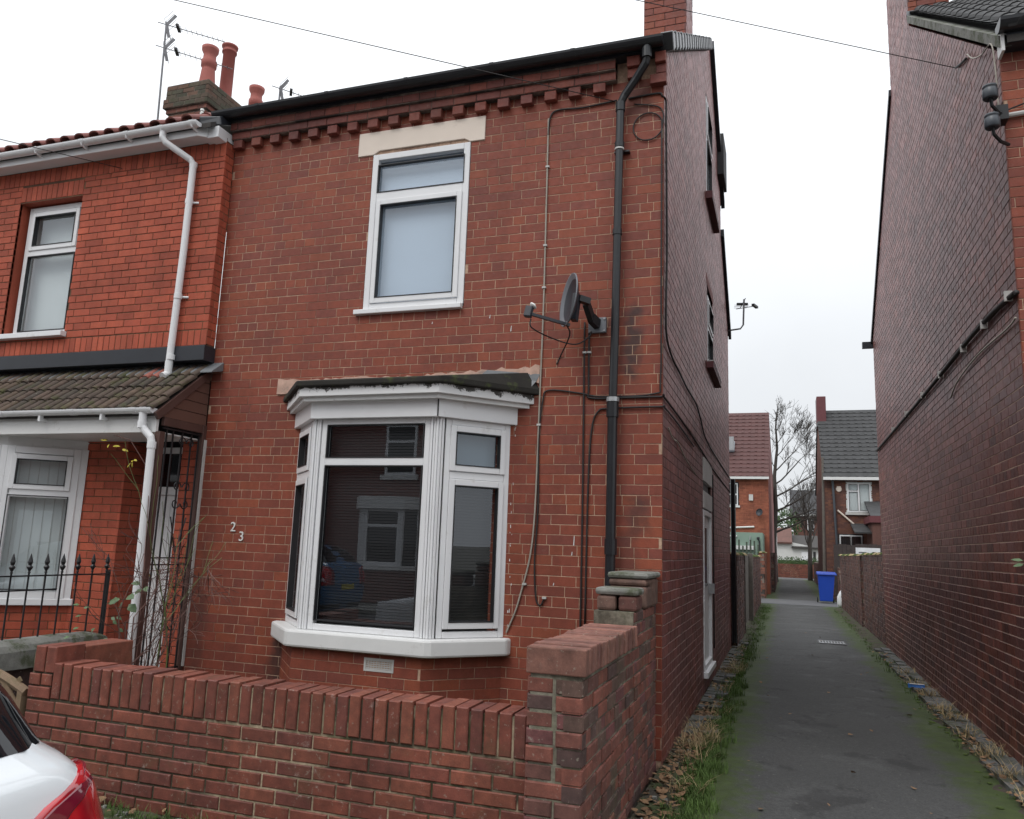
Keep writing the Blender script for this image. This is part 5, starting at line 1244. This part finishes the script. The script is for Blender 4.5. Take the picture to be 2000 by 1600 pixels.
# yard walls
def yard(name, label, pts, z1, mats, th=.22, ufirst=None, gaps=()):
    T_ = thing(name, pts[0]+(0,), label, "wall"); return T_
YL = thing("yard_wall", (.1, 12, 0), "mossy brick yard wall on the grass side of the alley beyond the house", "wall")
YB = Brickwork(YL, 60)
YFr = Fr((.12,0,0), (0,1,0), (1,0,0))
def yw(x, ya, yb, z1, mat, B, root, nrm, moss=True):
    fr_ = Fr((x,0,0), (0,1,0), (nrm,0,0)); m_ = MB(); x0, x1 = sorted((x-nrm*.006, x-nrm*.22)); m_.box(x0, x1, ya, yb, -.05, z1-.01, "yard_mortar"); c_ = m_.build("mortar_bed", root)
    B.field(fr_, courses(ya, yb, .0, z1, L=.226, H=.082, j=.010), mat, c_, depth=.03, jit=.005, minpx=70)
    fe = Fr((0,ya,0), (1,0,0), (0,-1,0)); B.field(fe, courses(x0, x1, 0, z1, bond='s'), mat, c_, depth=.03)
    if moss:
        m_ = MB()
        for k in range(int((yb-ya)*22)): r_ = rg.uniform(.03,.09); m_.lathe([(r_,0), (r_*.8,r_*.35), (r_*.4,r_*.6), (0,r_*.65)], (rg.uniform(x0,x1), rg.uniform(ya,yb), z1-.02), "moss_green" if rg.random() < .6 else "straw", 6)
        o = m_.build("moss", root); o["kind"] = "stuff"
yw(.10, 8.3, 11.0, 1.60, "yard_brick", YB, YL, 1); yw(.12, 14.4, 21.8, 1.56, "yard_brick", YB, YL, 1); YB.done()
YL2 = thing("yard_wall", (0, 28, 0), "weathered orange brick yard wall beyond the lane crossing on the grass side", "wall"); YB = Brickwork(YL2, 40)
yw(.18, 25.4, 31, 1.70, "yard_orange", YB, YL2, 1); yw(.45, 31, 44, 1.72, "yard_brick", YB, YL2, 1, False); YB.done()
YR = thing("yard_wall", (2.7, 16, 0), "dark mossy brick yard wall running from the dark gable to the bin", "wall"); YB = Brickwork(YR, 60)
yw(2.62, 10.05, 14.3, 1.70, "yard_brick", YB, YR, -1); yw(2.58, 14.5, 21.8, 1.68, "yard_brick", YB, YR, -1); YB.done()
YR2 = thing("yard_wall", (2.75, 30, 0), "low dark brick wall behind the blue bin", "wall"); YB = Brickwork(YR2, 40); yw(2.72, 25.2, 52, 1.25, "yard_brick", YB, YR2, -1, False); YB.done()
GT = thing("yard_gate", (.1, 12.6, 0), "weathered grey plank gate in the mossy yard wall", "gate")
for k in range(14):
    y0 = 11.1+k*.23; mb = MB(); mb.box(.02, .05, y0, y0+.222, .08, 1.58, "timber_grey"); mb.build("plank", GT)
mb = MB(); mb.box(.03, .15, 13.9+.3, 14.36, 0, 1.62, "timber_grey"); mb.box(.0, .12, 11.0, 11.1, 0, 1.62, "timber_grey"); mb.build("gate_post", GT, bevel=.006)
mb = MB(); mb.tube([(.05,8.26,.1), (.05,8.26,2.9)], .045, "black_pipe", 8); tag(mb.build("drain_pipe"), "black drainpipe at the back corner of the brick house", "pipe")
FC = thing("fence", (3.2, 24.6, 0), "dark stained close-board fence above the wall behind the bin", "fence")
for k in range(13):
    x0 = 2.62+k*.15; mb = MB(); mb.box(x0, x0+.142, 25.9, 25.93, .2, 2.1+R.uniform(-.03,.03), "fence_dark"); mb.build("plank", FC)
mb = MB(); mb.box(2.6, 4.6, 25.93, 25.97, .5, .6, "fence_dark"); mb.build("fence_rail", FC)
FG = thing("fence", (-.5, 25.6, 0), "broken grey-green picket fence in front of the sage green wall", "fence")
for k in range(16):
    x0 = -2.2+k*.14; mb = MB(); hh = rg.uniform(1.85,2.15); mb.box8([(x0,25.5,.2), (x0+.1,25.5,.2), (x0+.1,25.53,.2), (x0,25.53,.2), (x0+.02,25.5,hh), (x0+.08,25.5,hh), (x0+.08,25.53,hh), (x0+.02,25.53,hh)], "fence_green"); mb.build("picket", FG)
PO = MB(); PO.tube([(2.40,29.0,0), (2.42,29,1.6), (2.47,29,5.7)], [.07,.06,.045], "timber_grey", 8)
tag(PO.build("post"), "thin pale post standing against the corner of the grey roofed house", "post")

# ================================================================= HOUSES BEYOND
def far_roof(root, x0, x1, ya, za, yb, zb, mat, rows, w=.3):
    m_ = MB(); slab(m_, x0, x1, ya, za, yb, zb, .06, mat); rf = m_.build("roof", root)
    m_ = MB()
    for r_ in range(rows):
        t0, t1 = r_/rows, (r_+1)/rows
        y0, z0 = ya+(yb-ya)*t0, za+(zb-za)*t0; y1, z1 = ya+(yb-ya)*t1, za+(zb-za)*t1
        nx = int((x1-x0)/w)
        for k in range(nx):
            a = x0+(x1-x0)*k/nx; b = x0+(x1-x0)*(k+1)/nx; c = a+(b-a)*.35
            for (p, q, h) in ((a, c, .055), (c, b, .03)):
                m_.add([(p,y0,z0+.01), (q,y0,z0+.01), (q,y0-.01,z0+h), (p,y0-.01,z0+h), (q,y1,z1+.012), (p,y1,z1+.012)], [(0,1,2,3), (3,2,4,5)], mat)
    m_.build("tile_course", rf, kind="stuff"); return rf
HL = thing("house", (-2, 29, 0), "orange brick house with a steep red tiled roof beyond the lane", "house")
HF = Fr((0,29,0), (1,0,0), (0,-1,0))
mb = MB(); mb.box(-6, .30, 29.006, 41, 0, 4.8, "far_orange"); lw_ = mb.build("wall", HL)
HB = Brickwork(HL, 0); hw = [(-1.75,-.92,3.62,4.62)]; HB.field(HF, courses(-3, .3, 2.3, 4.78, L=.226, H=.0815, j=.012, bond='s', holes=hw), "far_orange", lw_, depth=.02); HB.done()
mb = MB(); mb.add([(.305,29,0), (.305,52,0), (.305,52,4.6), (.305,33.5,8.45), (.305,29,4.85)], [(0,1,2,3,4)], "pink_render"); mb.box(.1, .3, 33.4, 52, 0, 4.6, "pink_render"); mb.build("gable_wall", HL)
far_roof(HL, -6, .32, 28.8, 4.85, 33.2, 8.36, "roof_red_tile", 17)
mb = MB(); slab(mb, -6, .32, 33.2, 8.36, 45, 4.8, .06, "roof_red_tile"); mb.build("rear_roof", HL)
mb = MB(); mb.box(-6, .33, 28.74, 28.8, 4.76, 4.86, "paint_white"); mb.tube([(.36,47,0), (.36,47,5.2)], .1, "paint_white", 8); mb.build("gutter", HL)
casement(HL, HF, -1.72, -.95, 3.65, 4.60, [(-1.66,-1.0,4.15,4.54,0), (-1.66,-1.0,3.70,4.08,0)], -.02, t=.055, depth=.05, mull=[(-1.67,-.99,4.08,4.15)], back="room_dark", backn=0)
mb = MB(); mb.box(-1.8, -.87, 28.92, 29.0, 3.56, 3.64, "paint_white"); mb.build("window_sill", HL)
mb = MB(); mb.box(-.50, -.33, 28.93, 29, 3.86, 4.12, "light_grey"); mb.build("alarm_box", HL)
mb = MB(); mb.lathe([(0,0), (.12,.03), (.16,.07)], (-.05,28.8,3.35), "dish_grey", 12, axis=(-.5,-1,.2)); mb.bar((-.05,28.8,3.35), (-.05,29,3.3), .03, .03, "dish_grey"); mb.build("small_dish", HL)
mb = MB(); mb.tube([(-1.6,28.95,2.68), (-.3,28.95,2.76)], .035, "paint_white", 8); mb.build("waste_pipe", HL)
mb = MB(); mb.box(-1.45, -1.15, 29.9, 30.1, 6.15, 6.75, "galv"); slab(mb, -1.5, -1.15, 30.3, 6.10, 30.9, 6.62, -.06, "dish_rim"); mb.build("skylight", HL)
mb = MB(); mb.box(-4, .10, 26.0, 28.98, 0, 2.44, "sage_green"); ex = mb.build("extension", HL)
mb = MB(); mb.tube([(-1.2,25.97,2.28), (-.85,25.97,2.28)], .03, "paint_white", 8); mb.box(-.9, -.2, 25.9, 25.99, 1.78, 1.93, "paint_white"); mb.build("waste_pipe", ex)
mb = MB(); mb.tube([(.0,25.95,1.75), (-.02,25.95,2.1), (-.06,25.9,2.2)], .03, "rib_dark", 6); mb.tube([(-.4,25.95,1.9), (-.35,25.93,2.3)], .02, "galv", 6); mb.build("flue_pipe", ex)
mb = MB(); mb.lathe([(0,.05), (.05,.05), (.06,0), (.05,-.05), (0,-.05)], (-.06,25.9,2.22), "rib_dark", 10); mb.build("flue_cap", ex)

HR = thing("house", (5, 29, 0), "brown brick house with a steep dark grey tiled roof beyond the lane", "house")
mb = MB(); mb.box(2.52, 9, 29.006, 38, 0, 4.8, "far_brown"); rw_ = mb.build("wall", HR)
HB = Brickwork(HR, 0); hw = [(3.36,4.28,3.44,4.66), (3.0,3.9,1.4,2.56)]; HB.field(HF, courses(2.52, 5.4, 1.0, 4.78, L=.226, H=.0815, j=.012, bond='s', holes=hw), "far_brown", rw_, depth=.02); HB.done()
mb = MB(); mb.add([(2.515,29,4.7), (2.515,33.4,8.3), (2.515,38,4.7)], [(0,1,2)], "far_brown"); mb.build("gable_wall", HR)
far_roof(HR, 2.46, 9, 28.75, 4.85, 33.2, 8.40, "roof_grey_tile", 17)
mb = MB(); slab(mb, 2.46, 9, 33.2, 8.40, 38, 4.8, .06, "roof_grey_tile"); mb.build("rear_roof", HR)
mb = MB(); mb.box(2.46, 9, 28.66, 28.74, 4.74, 4.86, "paint_white"); mb.build("gutter", HR)
mb = MB(); mb.tube([(2.82,28.85,4.75), (2.84,28.9,4.4), (2.95,28.92,1.0)], .05, "grey_plastic", 8); mb.build("downpipe", HR)
casement(HR, HF, 3.38, 4.26, 3.46, 4.64, [(3.44,3.77,4.34,4.58,0), (3.44,3.77,3.52,4.28,0), (3.84,4.20,3.52,4.58,0)], -.02, t=.055, depth=.05, mull=[(3.77,3.84,3.5,4.6), (3.43,3.77,4.28,4.34)], back="blind_pale", backn=0)
casement(HR, HF, 3.02, 3.88, 1.42, 2.52, [(3.08,3.42,1.5,2.46,0), (3.48,3.82,1.5,2.46,0)], -.02, t=.055, depth=.05, mull=[(3.42,3.48,1.45,2.5)], back="blind_dark", backn=0)
mb = MB()
for k in range(9): mb.bar((3.08+k*.09,28.93,1.5), (3.08+k*.09,28.93,2.46), .018, .018, "black_iron")
mb.build("window_bars", HR)
mb = MB(); mb.box(3.28, 4.36, 28.9, 29, 3.34, 3.44, "light_grey"); mb.build("window_sill", HR)
mb = MB(); mb.lathe([(0,.05), (.1,.05), (.12,0)], (3.06,29,4.38), "lintel_paint", 12, axis=(0,-1,0)); mb.box(2.98, 3.14, 28.94, 29, 4.36, 4.5, "lintel_paint"); mb.build("alarm_box", HR)
mb = MB(); mb.tube([(2.98,28.94,3.52), (3.85,28.94,2.72)], .035, "lintel_paint", 8); mb.build("waste_pipe", HR)
mb = MB(); mb.box(2.44, 2.84, 32.4, 33.6, 7.6, 8.95, "burgundy"); mb.box(2.42, 2.86, 32.35, 33.6, 7.52, 7.7, "lead"); mb.build("chimney", HR, bevel=.02)
mb = MB(); mb.box(4.05, 6, 26.6, 28.98, 0, 2.95, "far_brown"); mb.box(3.95, 6, 26.5, 28.98, 2.95, 3.2, "burgundy"); slab(mb, 4.0, 6, 26.6, 3.2, 28.98, 3.9, .06, "roof_grey_tile"); slab(mb, 3.45, 4.1, 27, 2.6, 28.98, 3.0, .06, "roof_grey_tile"); mb.build("outhouse", HR)
SG = MB(); SG.box(3.3, 4.1, 24.9, 24.95, 1.66, 1.98, "sack_white"); SG.box(3.84, 3.96, 24.89, 24.9, 1.72, 1.84, "rib_dark"); SG.box(3.4, 3.65, 24.89, 24.9, 1.80, 1.83, "grey_plastic")
tag(SG.build("panel"), "white panel propped up behind the dark mossy alley wall", "panel")
FWL = thing("garden_wall", (2, 57, 0), "long low red brick wall across the end of the alley", "wall")
mb = MB(); mb.box(-10, 14, 57.006, 57.2, 0, 1.0, "wall_mortar"); fb = mb.build("mortar_bed", FWL); YB = Brickwork(FWL, 0); YB.field(Fr((0,57,0), (1,0,0), (0,-1,0)), courses(-2, 6, 0, 1.02, bond='s', j=.01), "wall_brick", fb, depth=.02); YB.done()
mb = MB()
for k in range(2600):
    x, y, z = rg.uniform(-2,5), rg.uniform(57.3,58.6), rg.uniform(.8,1.42+.12*sin(k*.7)); leaf(mb, Vector((x,y,z)), (rg.uniform(-1,1),rg.uniform(-1,1),rg.uniform(-.3,1)), (rg.uniform(-1,1),rg.uniform(-1,1),.4), .07, .12, "hedge_leaf")
mb.box(-2, 5, 57.4, 58.5, .2, 1.28, "hedge_leaf"); HG = mb.build("hedge"); tag(HG, "clipped dark green hedge behind the long low wall", "hedge")
GAR = thing("garage", (1.5, 64, 0), "white rendered garage with a brown roof beyond the hedge", "garage")
mb = MB(); mb.box(-3, 3.75, 64, 70, 0, 2.2, "render_white"); mb.add([(-3,63.99,2.2), (3.75,63.99,2.2), (3.6,63.99,2.3), (1.3,63.99,2.75), (-3,63.99,2.75)], [(0,1,2,3,4)], "render_white"); mb.build("wall", GAR)
mb = MB(); mb.box(2.2, 2.95, 63.93, 64, .3, 1.95, "upvc"); mb.build("garage_door", GAR)
mb = MB(); mb.box(3.1, 3.3, 63.93, 64, .3, 2.0, "rib_dark"); mb.build("side_door", GAR)
mb = MB(); slab(mb, -3.3, 1.5, 63.7, 2.7, 68, 4.0, .12, "far_brown"); slab(mb, 1.45, 4.0, 63.7, 2.35, 68, 3.4, .12, "roof_slab"); mb.build("roof", GAR)
FH = thing("house", (4, 76, 0), "distant brown brick house with a dark roof seen through the bare branches", "house")
mb = MB(); mb.box(1.8, 9, 75, 83, 0, 5.6, "far_brown"); mb.build("wall", FH)
mb = MB(); slab(mb, 1.5, 9.3, 74.6, 5.5, 79, 8.2, .1, "roof_dark"); slab(mb, 1.5, 9.3, 79, 8.2, 83.4, 5.5, .1, "roof_dark"); mb.build("roof", FH)
for xx in (3.0, 4.2):
    mb = MB(); mb.box(xx, xx+.6, 74.95, 75, 4.0, 5.1, "upvc"); w_ = mb.build("window", FH); mb = MB(); mb.box(xx+.08, xx+.52, 74.92, 74.95, 4.1, 5.0, "car_glass"); mb.build("pane", w_)
mb = MB(); mb.tube([(3.2,74.9,0), (3.2,74.9,5.5)], .06, "paint_white", 6); mb.box(1.5, 9.3, 74.55, 74.62, 5.42, 5.56, "paint_white"); mb.build("gutter", FH)
mb = MB()
for k in range(900):
    v = Vector((rg.gauss(0,1), rg.gauss(0,1), rg.gauss(0,1))).normalized()*rg.uniform(.5,1); leaf(mb, Vector((1.0+v.x*1.5, 72+v.y*1.2, 4.4+v.z*1.6)), (rg.uniform(-1,1),rg.uniform(-1,1),rg.uniform(-.3,1)), (rg.uniform(-1,1),-.5,.6), .16, .26, "hedge_leaf")
mb.tube([(1,72,0), (1,72,4)], .12, "bark", 6); tag(mb.build("evergreen_bush"), "rounded dark evergreen bush showing over the garage roof", "bush")
# bare trees
rt_ = random.Random(11)
T1 = thing("bare_tree", (.35, 46, 0), "tall bare winter tree behind the red roofed house", "tree")
mb = MB(); mb.tube([(.3,46,0), (.25,46,2.4), (.42,46,4.5), (.38,46,6.5), (.58,46.1,8.3), (.52,46.1,9.7), (.7,46.1,11.2)], [.20,.17,.14,.11,.075,.05,.015], "bark", 8); mb.build("trunk", T1)
mb = MB()
for (z, ln_, r_, dx, dz, dp) in ((3.0,5.0,.12,1,.45,5), (3.6,4.6,.10,1,.38,5), (4.3,5.0,.11,1,.6,5), (5.2,4.6,.10,1,.55,5), (6.0,4.0,.09,1,.7,5), (6.8,3.4,.08,.9,.8,5), (7.6,2.8,.06,.7,1,5), (8.4,2.4,.05,.6,1,4), (9.2,1.9,.045,.4,1,4), (7.0,2.6,.05,-.6,1,4), (8.6,2.0,.04,-.6,1,4), (10,1.4,.035,.2,1,4)):
    branch(mb, Vector((.3+z*.02,46,z)), (dx,rt_.uniform(-.3,.3),dz), ln_*.55, r_*.6, dp, "bark", rt_, .62, 5, .035, (2,4) if dp == 5 else (2,4), .007)
mb.build("branch", T1)
T2 = thing("bare_tree", (2.5, 52, 0), "smaller bare tree with a slim trunk before the white garage", "tree")
mb = MB(); mb.tube([(2.5,52,0), (2.53,52,2.2), (2.6,52,4.2)], [.17,.13,.07], "bark", 8); mb.build("trunk", T2)
mb = MB()
for k in range(7): branch(mb, Vector((2.53,52,2.0+k*.4)), (rt_.uniform(-1,1),rt_.uniform(-.4,.4),rt_.uniform(.7,1.4)), 1.9-k*.1, .05, 4, "bark", rt_, .6, 5, .05, (2,4), .007)
mb.build("branch", T2)

# ================================================================= OVERHEAD WIRES
def wire(label, A, dr_, ln_, sag, far=None):
    A = Vector(A); d_ = Vector(dr_).normalized(); m_ = MB(); pts = []
    for k in range(25): t_ = k/24; p = A+d_*ln_*t_; p.z -= 4*sag*t_*(1-t_); pts.append(p)
    m_.tube(pts, .0042, "cable_black", 5); return tag(m_.build("overhead_wire", smooth=True), label, "wire")
wire("thin overhead wire crossing the sky and fixed under the cornice of the brick house", (-.42,-.02,5.43), (-.938,-.231,.259), 26, .0)
wire("thin overhead wire passing the small chimney and fixed to the gable across the alley", (2.58,1.82,6.38), (-.914,-.379,.147), 30, .0)
wire("thin overhead wire fixed to the orange brick wall below the white gutter", (-5.73,-.14,5.43), (-.738,-.673,.048), 20, .0)

# ================================================================= PARKED CAR
def make_car(name, label, paint, loc, rz, group=None):
    """hatchback built along -x from its tail at x=0; side at +y is the kerb side"""
    K = thing(name, (0,0,0), label, "car", group)
    HW = .875
    def sec(z):      # rear x, half width, corner radius at height z
        Rr = [(.20,-.10), (.38,-.02), (.60,.0), (.80,-.010), (.95,-.030), (1.08,-.065), (1.13,-.085), (1.155,-.11), (1.185,-.175), (1.30,-.265), (1.43,-.41), (1.53,-.60), (1.58,-.85)]
        Ww = [(.20,.80), (.44,.865), (.80,.875), (1.0,.865), (1.10,.842), (1.155,.80), (1.185,.778), (1.30,.745), (1.42,.685), (1.53,.58), (1.58,.36)]
        def itp(T, z):
            for (a, b) in zip(T[:-1], T[1:]):
                if a[0] <= z <= b[0]: k = (z-a[0])/(b[0]-a[0]); return a[1]+(b[1]-a[1])*k
            return T[0][1] if z < T[0][0] else T[-1][1]
        return itp(Rr, z), itp(Ww, z), .17
    def S(t, z, off=0, sgn=1):     # t<0 along the side, 0..arc round the corner, then along the tail
        Rr, Ww, rad = sec(z); arc = rad*pi/2
        if t < 0: p = Vector((Rr-rad+t, Ww, z)); n = Vector((0,1,0))
        elif t < arc: a = t/rad; p = Vector((Rr-rad+rad*sin(a), Ww-rad+rad*cos(a), z)); n = Vector((sin(a), cos(a), 0))
        else: p = Vector((Rr, Ww-rad-(t-arc), z)); n = Vector((1,0,0))
        p = p+(n+Vector((0,0,.12))).normalized()*off
        return Vector((p.x, p.y*sgn, p.z))
    zs = [.20,.28,.38,.5,.60,.70,.80,.88,.95,1.02,1.08,1.105,1.13,1.145,1.16,1.18,1.21,1.28,1.35,1.42,1.48,1.53,1.56,1.58]
    mb = MB(); rows = []
    for z in zs:
        Rr, Ww, rad = sec(z); row = []
        for (xf, wf) in ((-3.95,.55), (-3.80,.85), (-3.2,.98)):      # bonnet and nose
            zc = min(z, .70 if xf < -3.9 else .88 if xf < -3.7 else .98); row.append(Vector((xf, Ww*wf if z < 1.0 else .7*wf, zc)))
        for xx in (-2.9, -2.6, -2.0, -1.4, -1.0):
            zc = min(z, 1.08 if xx < -2.8 else 1.40 if xx < -2.5 else 1.58); row.append(Vector((xx, sec(zc)[1], zc)))
        for t in (-.5, -.3, -.1, 0, .035, .07, .105, .14, .175, .21, .25, .267): row.append(S(t, z))
        yl = row[-1].y
        for f_ in (.8, .55, .28, 0): row.append(Vector((Rr+.012*(1-f_), yl*f_, z)))
        rows.append(row)
    nn = len(rows[0]); vs = [p for r_ in rows for p in r_]; fs = []
    for i in range(len(rows)-1):
        for k in range(nn-1): fs.append((i*nn+k, i*nn+k+1, (i+1)*nn+k+1, (i+1)*nn+k))
    M_ = len(vs); vs2 = vs+[Vector((p.x,-p.y,p.z)) for p in vs]; fs2 = [f[::-1] for f in fs]+[tuple(M_+j for j in f) for f in fs]
    mb.add(vs2, fs2, paint)
    top = [(len(rows)-1)*nn+k for k in range(nn)]
    mb.f += [[top[k], top[k+1], M_+top[k+1], M_+top[k]] for k in range(nn-1)]; mb.m += [0]*(nn-1)
    mb.f += [[k*nn, (k+1)*nn, M_+(k+1)*nn, M_+k*nn] for k in range(len(rows)-1)]; mb.m += [0]*(len(rows)-1)
    body = mb.build("body", K, smooth=True)
    def patch(name, fn, nu, nv, mat, parent, sgn=1, th=.012):
        m_ = MB(); g = [[fn(u/nu, v/nv) for u in range(nu+1)] for v in range(nv+1)]
        vs = [S(t, z, th, sgn) for row in g for (t, z) in row]; vsb = [S(t, z, -.02, sgn) for row in g for (t, z) in row]; n1 = nu+1; q = len(vs)
        fs = [(v*n1+u, v*n1+u+1, (v+1)*n1+u+1, (v+1)*n1+u) for v in range(nv) for u in range(nu)]
        ring = [u for u in range(n1)]+[v*n1+nu for v in range(1, nv+1)]+[nv*n1+u for u in range(nu-1,-1,-1)]+[v*n1 for v in range(nv-1,0,-1)]
        fs += [(ring[i], q+ring[i], q+ring[(i+1)%len(ring)], ring[(i+1)%len(ring)]) for i in range(len(ring))]
        if sgn > 0: fs = [f[::-1] for f in fs]
        m_.add(vs+vsb, fs, mat); return m_.build(name, parent, smooth=True)
    # rear screen: full width, lower corners rounded
    m_ = MB(); g = []
    for v in range(15):
        z = 1.187+(1.53-1.187)*v/14; row = []
        for u in range(25):
            w_ = -1+2*u/24; s_ = abs(w_); Rr, Ww, rad = sec(z); full = rad*pi/2+(Ww-rad)
            zz = z+(.03*max(0, (s_-.85)/.15)**2 if v < 4 else 0)*(1-v/4 if v < 4 else 0)
            t = full*(1-s_)-.10*s_
            p = S(t, zz, .008, 1 if w_ > 0 else -1); row.append(p)
        g.append(row)
    vs = [p for r_ in g for p in r_]; m_.add(vs, [(v*25+u, v*25+u+1, (v+1)*25+u+1, (v+1)*25+u) for v in range(14) for u in range(24)], "car_glass"); m_.build("rear_screen", K, smooth=True)
    for sgn in (1, -1):
        def lamp(u, v):       # tall lamp, pointed top, sweeping in along the tail towards the bottom
            z = .72+.41*v; t0 = -.16*(1-v)**.8+.06*v; t1 = .44-.32*v**8
            return (t0+(t1-t0)*u, z)
        L_ = patch("tail_lamp", lamp, 16, 18, "lamp_red", K, sgn, .014)
        patch("lamp_smoked", lambda u, v: (lambda p, q: (q[0]-(.15-.08*v)*(1-u)-.012, p[1]*.985+.012))(lamp(0, v), lamp(1, v)), 14, 18, "lamp_dark", L_, sgn, .019)
        patch("lamp_clear", lambda u, v: (.02+.08*u+.05*(1-v), .80+.07*v), 6, 4, "lamp_clear", L_, sgn, .0175)
        patch("side_glass", lambda u, v: (-2.1+1.85*u-.22*v*u+.25*v*(1-u), 1.21+.28*v), 20, 6, "car_glass", K, sgn, .006)
        patch("bumper_trim", lambda u, v: (-.2+1.1*u, .22+.10*v), 20, 3, "car_trim", K, sgn, .01)
        for xx in (-.78, -3.25):
            m_ = MB(); m_.lathe([(.0,-.11), (.30,-.11), (.315,-.06), (.315,.06), (.30,.10), (.21,.10)], (xx, sgn*.77, .315), "tyre_black", 28, axis=(0,sgn,0)); wh = m_.build("wheel", K, smooth=True)
            m_ = MB(); m_.lathe([(.215,.095), (.19,.07), (.06,.085), (0,.09)], (xx, sgn*.77, .315), "car_rim", 20, axis=(0,sgn,0)); m_.build("rim", wh)
    m_ = MB(); m_.box(.0, .022, -.26, .26, .62, .73, "leaf_yellow"); m_.build("number_plate", K)
    K.location = loc; K.rotation_euler = (0, 0, rz)
    return K
make_car("parked_car", "white hatchback parked by the kerb with its red tail lamp showing", "car_white", (-.635, -5.37, -.105), 0)
make_car("parked_car", "blue hatchback parked across the street and mirrored in the bay glass", "car_blue", (-8.25, -10.35, -.09), 0)

# ================================================================= TERRACE ACROSS THE STREET (seen in the window reflections)
OPL = "dark brick terraced house across the street, mirrored in the bay window glass"
def opp_house(x0, YO=-15.2):
    o_ = thing("terraced_house", (x0+2.3, YO, 0), OPL, "house", "houses across the street")
    f_ = Fr((x0+4.6, YO, 0), (-1,0,0), (0,1,0))
    m_ = MB(); m_.box(x0+.003, x0+4.597, YO-8, YO, -.1, 5.8, "opp_brick"); m_.box(x0, x0+4.6, YO, YO+.1, 5.6, 5.8, "opp_brick"); m_.build("wall", o_)
    m_ = MB(); slab(m_, x0, x0+4.6, YO+.25, 5.75, YO-4.2, 8.7, .1, "roof_dark"); slab(m_, x0, x0+4.6, YO-4.2, 8.7, YO-8.2, 5.75, .1, "roof_dark"); m_.build("roof", o_)
    m_ = MB(); m_.box(x0-.4, x0+.4, YO-4.6, YO-3.6, 7.5, 9.9, "opp_brick")
    for k in range(3): m_.lathe([(.13,0), (.11,.5), (.14,.52), (.14,.6)], (x0-.2+k*.2, YO-4.1, 9.9), "terracotta", 8)
    m_.build("chimney", o_)
    for (a, b, c, d) in ((1.9,2.9,3.5,5.0),):
        m_ = MB(); f_.ring(m_, a, b, c, d, .08, -.02, .03, "upvc"); f_.box(m_, a+.08, b-.08, (c+d)/2+.2, (c+d)/2+.27, -.02, .03, "upvc"); f_.box(m_, a-.1, b+.1, c-.14, c, -.02, .08, "paint_white"); f_.box(m_, a-.1, b+.1, d, d+.2, -.02, .01, "paint_white"); w_ = m_.build("window", o_)
        m_ = MB(); f_.box(m_, a+.08, b-.08, c+.08, d-.08, -.015, .012, "car_glass"); m_.build("pane", w_)
    m_ = MB(); xc = x0+2.0
    m_.prism([(xc+1.0,YO), (xc+.6,YO+.5), (xc-.6,YO+.5), (xc-1.0,YO)], -.1, .8, "opp_brick"); m_.prism([(xc+1.05,YO), (xc+.65,YO+.56), (xc-.65,YO+.56), (xc-1.05,YO)], .8, .93, "paint_white")
    m_.prism([(xc+1.15,YO), (xc+.7,YO+.62), (xc-.7,YO+.62), (xc-1.15,YO)], 2.5, 2.85, "paint_white"); m_.prism([(xc+.97,YO), (xc+.58,YO+.46), (xc-.58,YO+.46), (xc-.97,YO)], .93, 2.5, "car_glass")
    for (px_, py_) in ((.6,.48), (-.6,.48), (.93,.05), (-.93,.05), (.52,.48), (-.52,.48)): m_.bar((xc+px_,YO+py_,.93), (xc+px_,YO+py_,2.5), .09, .09, "upvc")
    m_.box(xc-.6, xc+.6, YO+.44, YO+.49, 2.0, 2.08, "upvc"); m_.box(xc-.6, xc+.6, YO+.44, YO+.49, .93, 1.03, "upvc"); m_.box(xc-.6, xc+.6, YO+.44, YO+.49, 2.42, 2.5, "upvc"); m_.build("bay_window", o_)
    m_ = MB(); m_.box(x0+3.5, x0+4.4, YO-.0, YO+.02, 0, 2.1, "paint_white"); m_.build("front_door", o_)
for k in range(7): opp_house(-25.6+k*4.6)
for k in range(4): opp_house(13+k*4.6, -31)
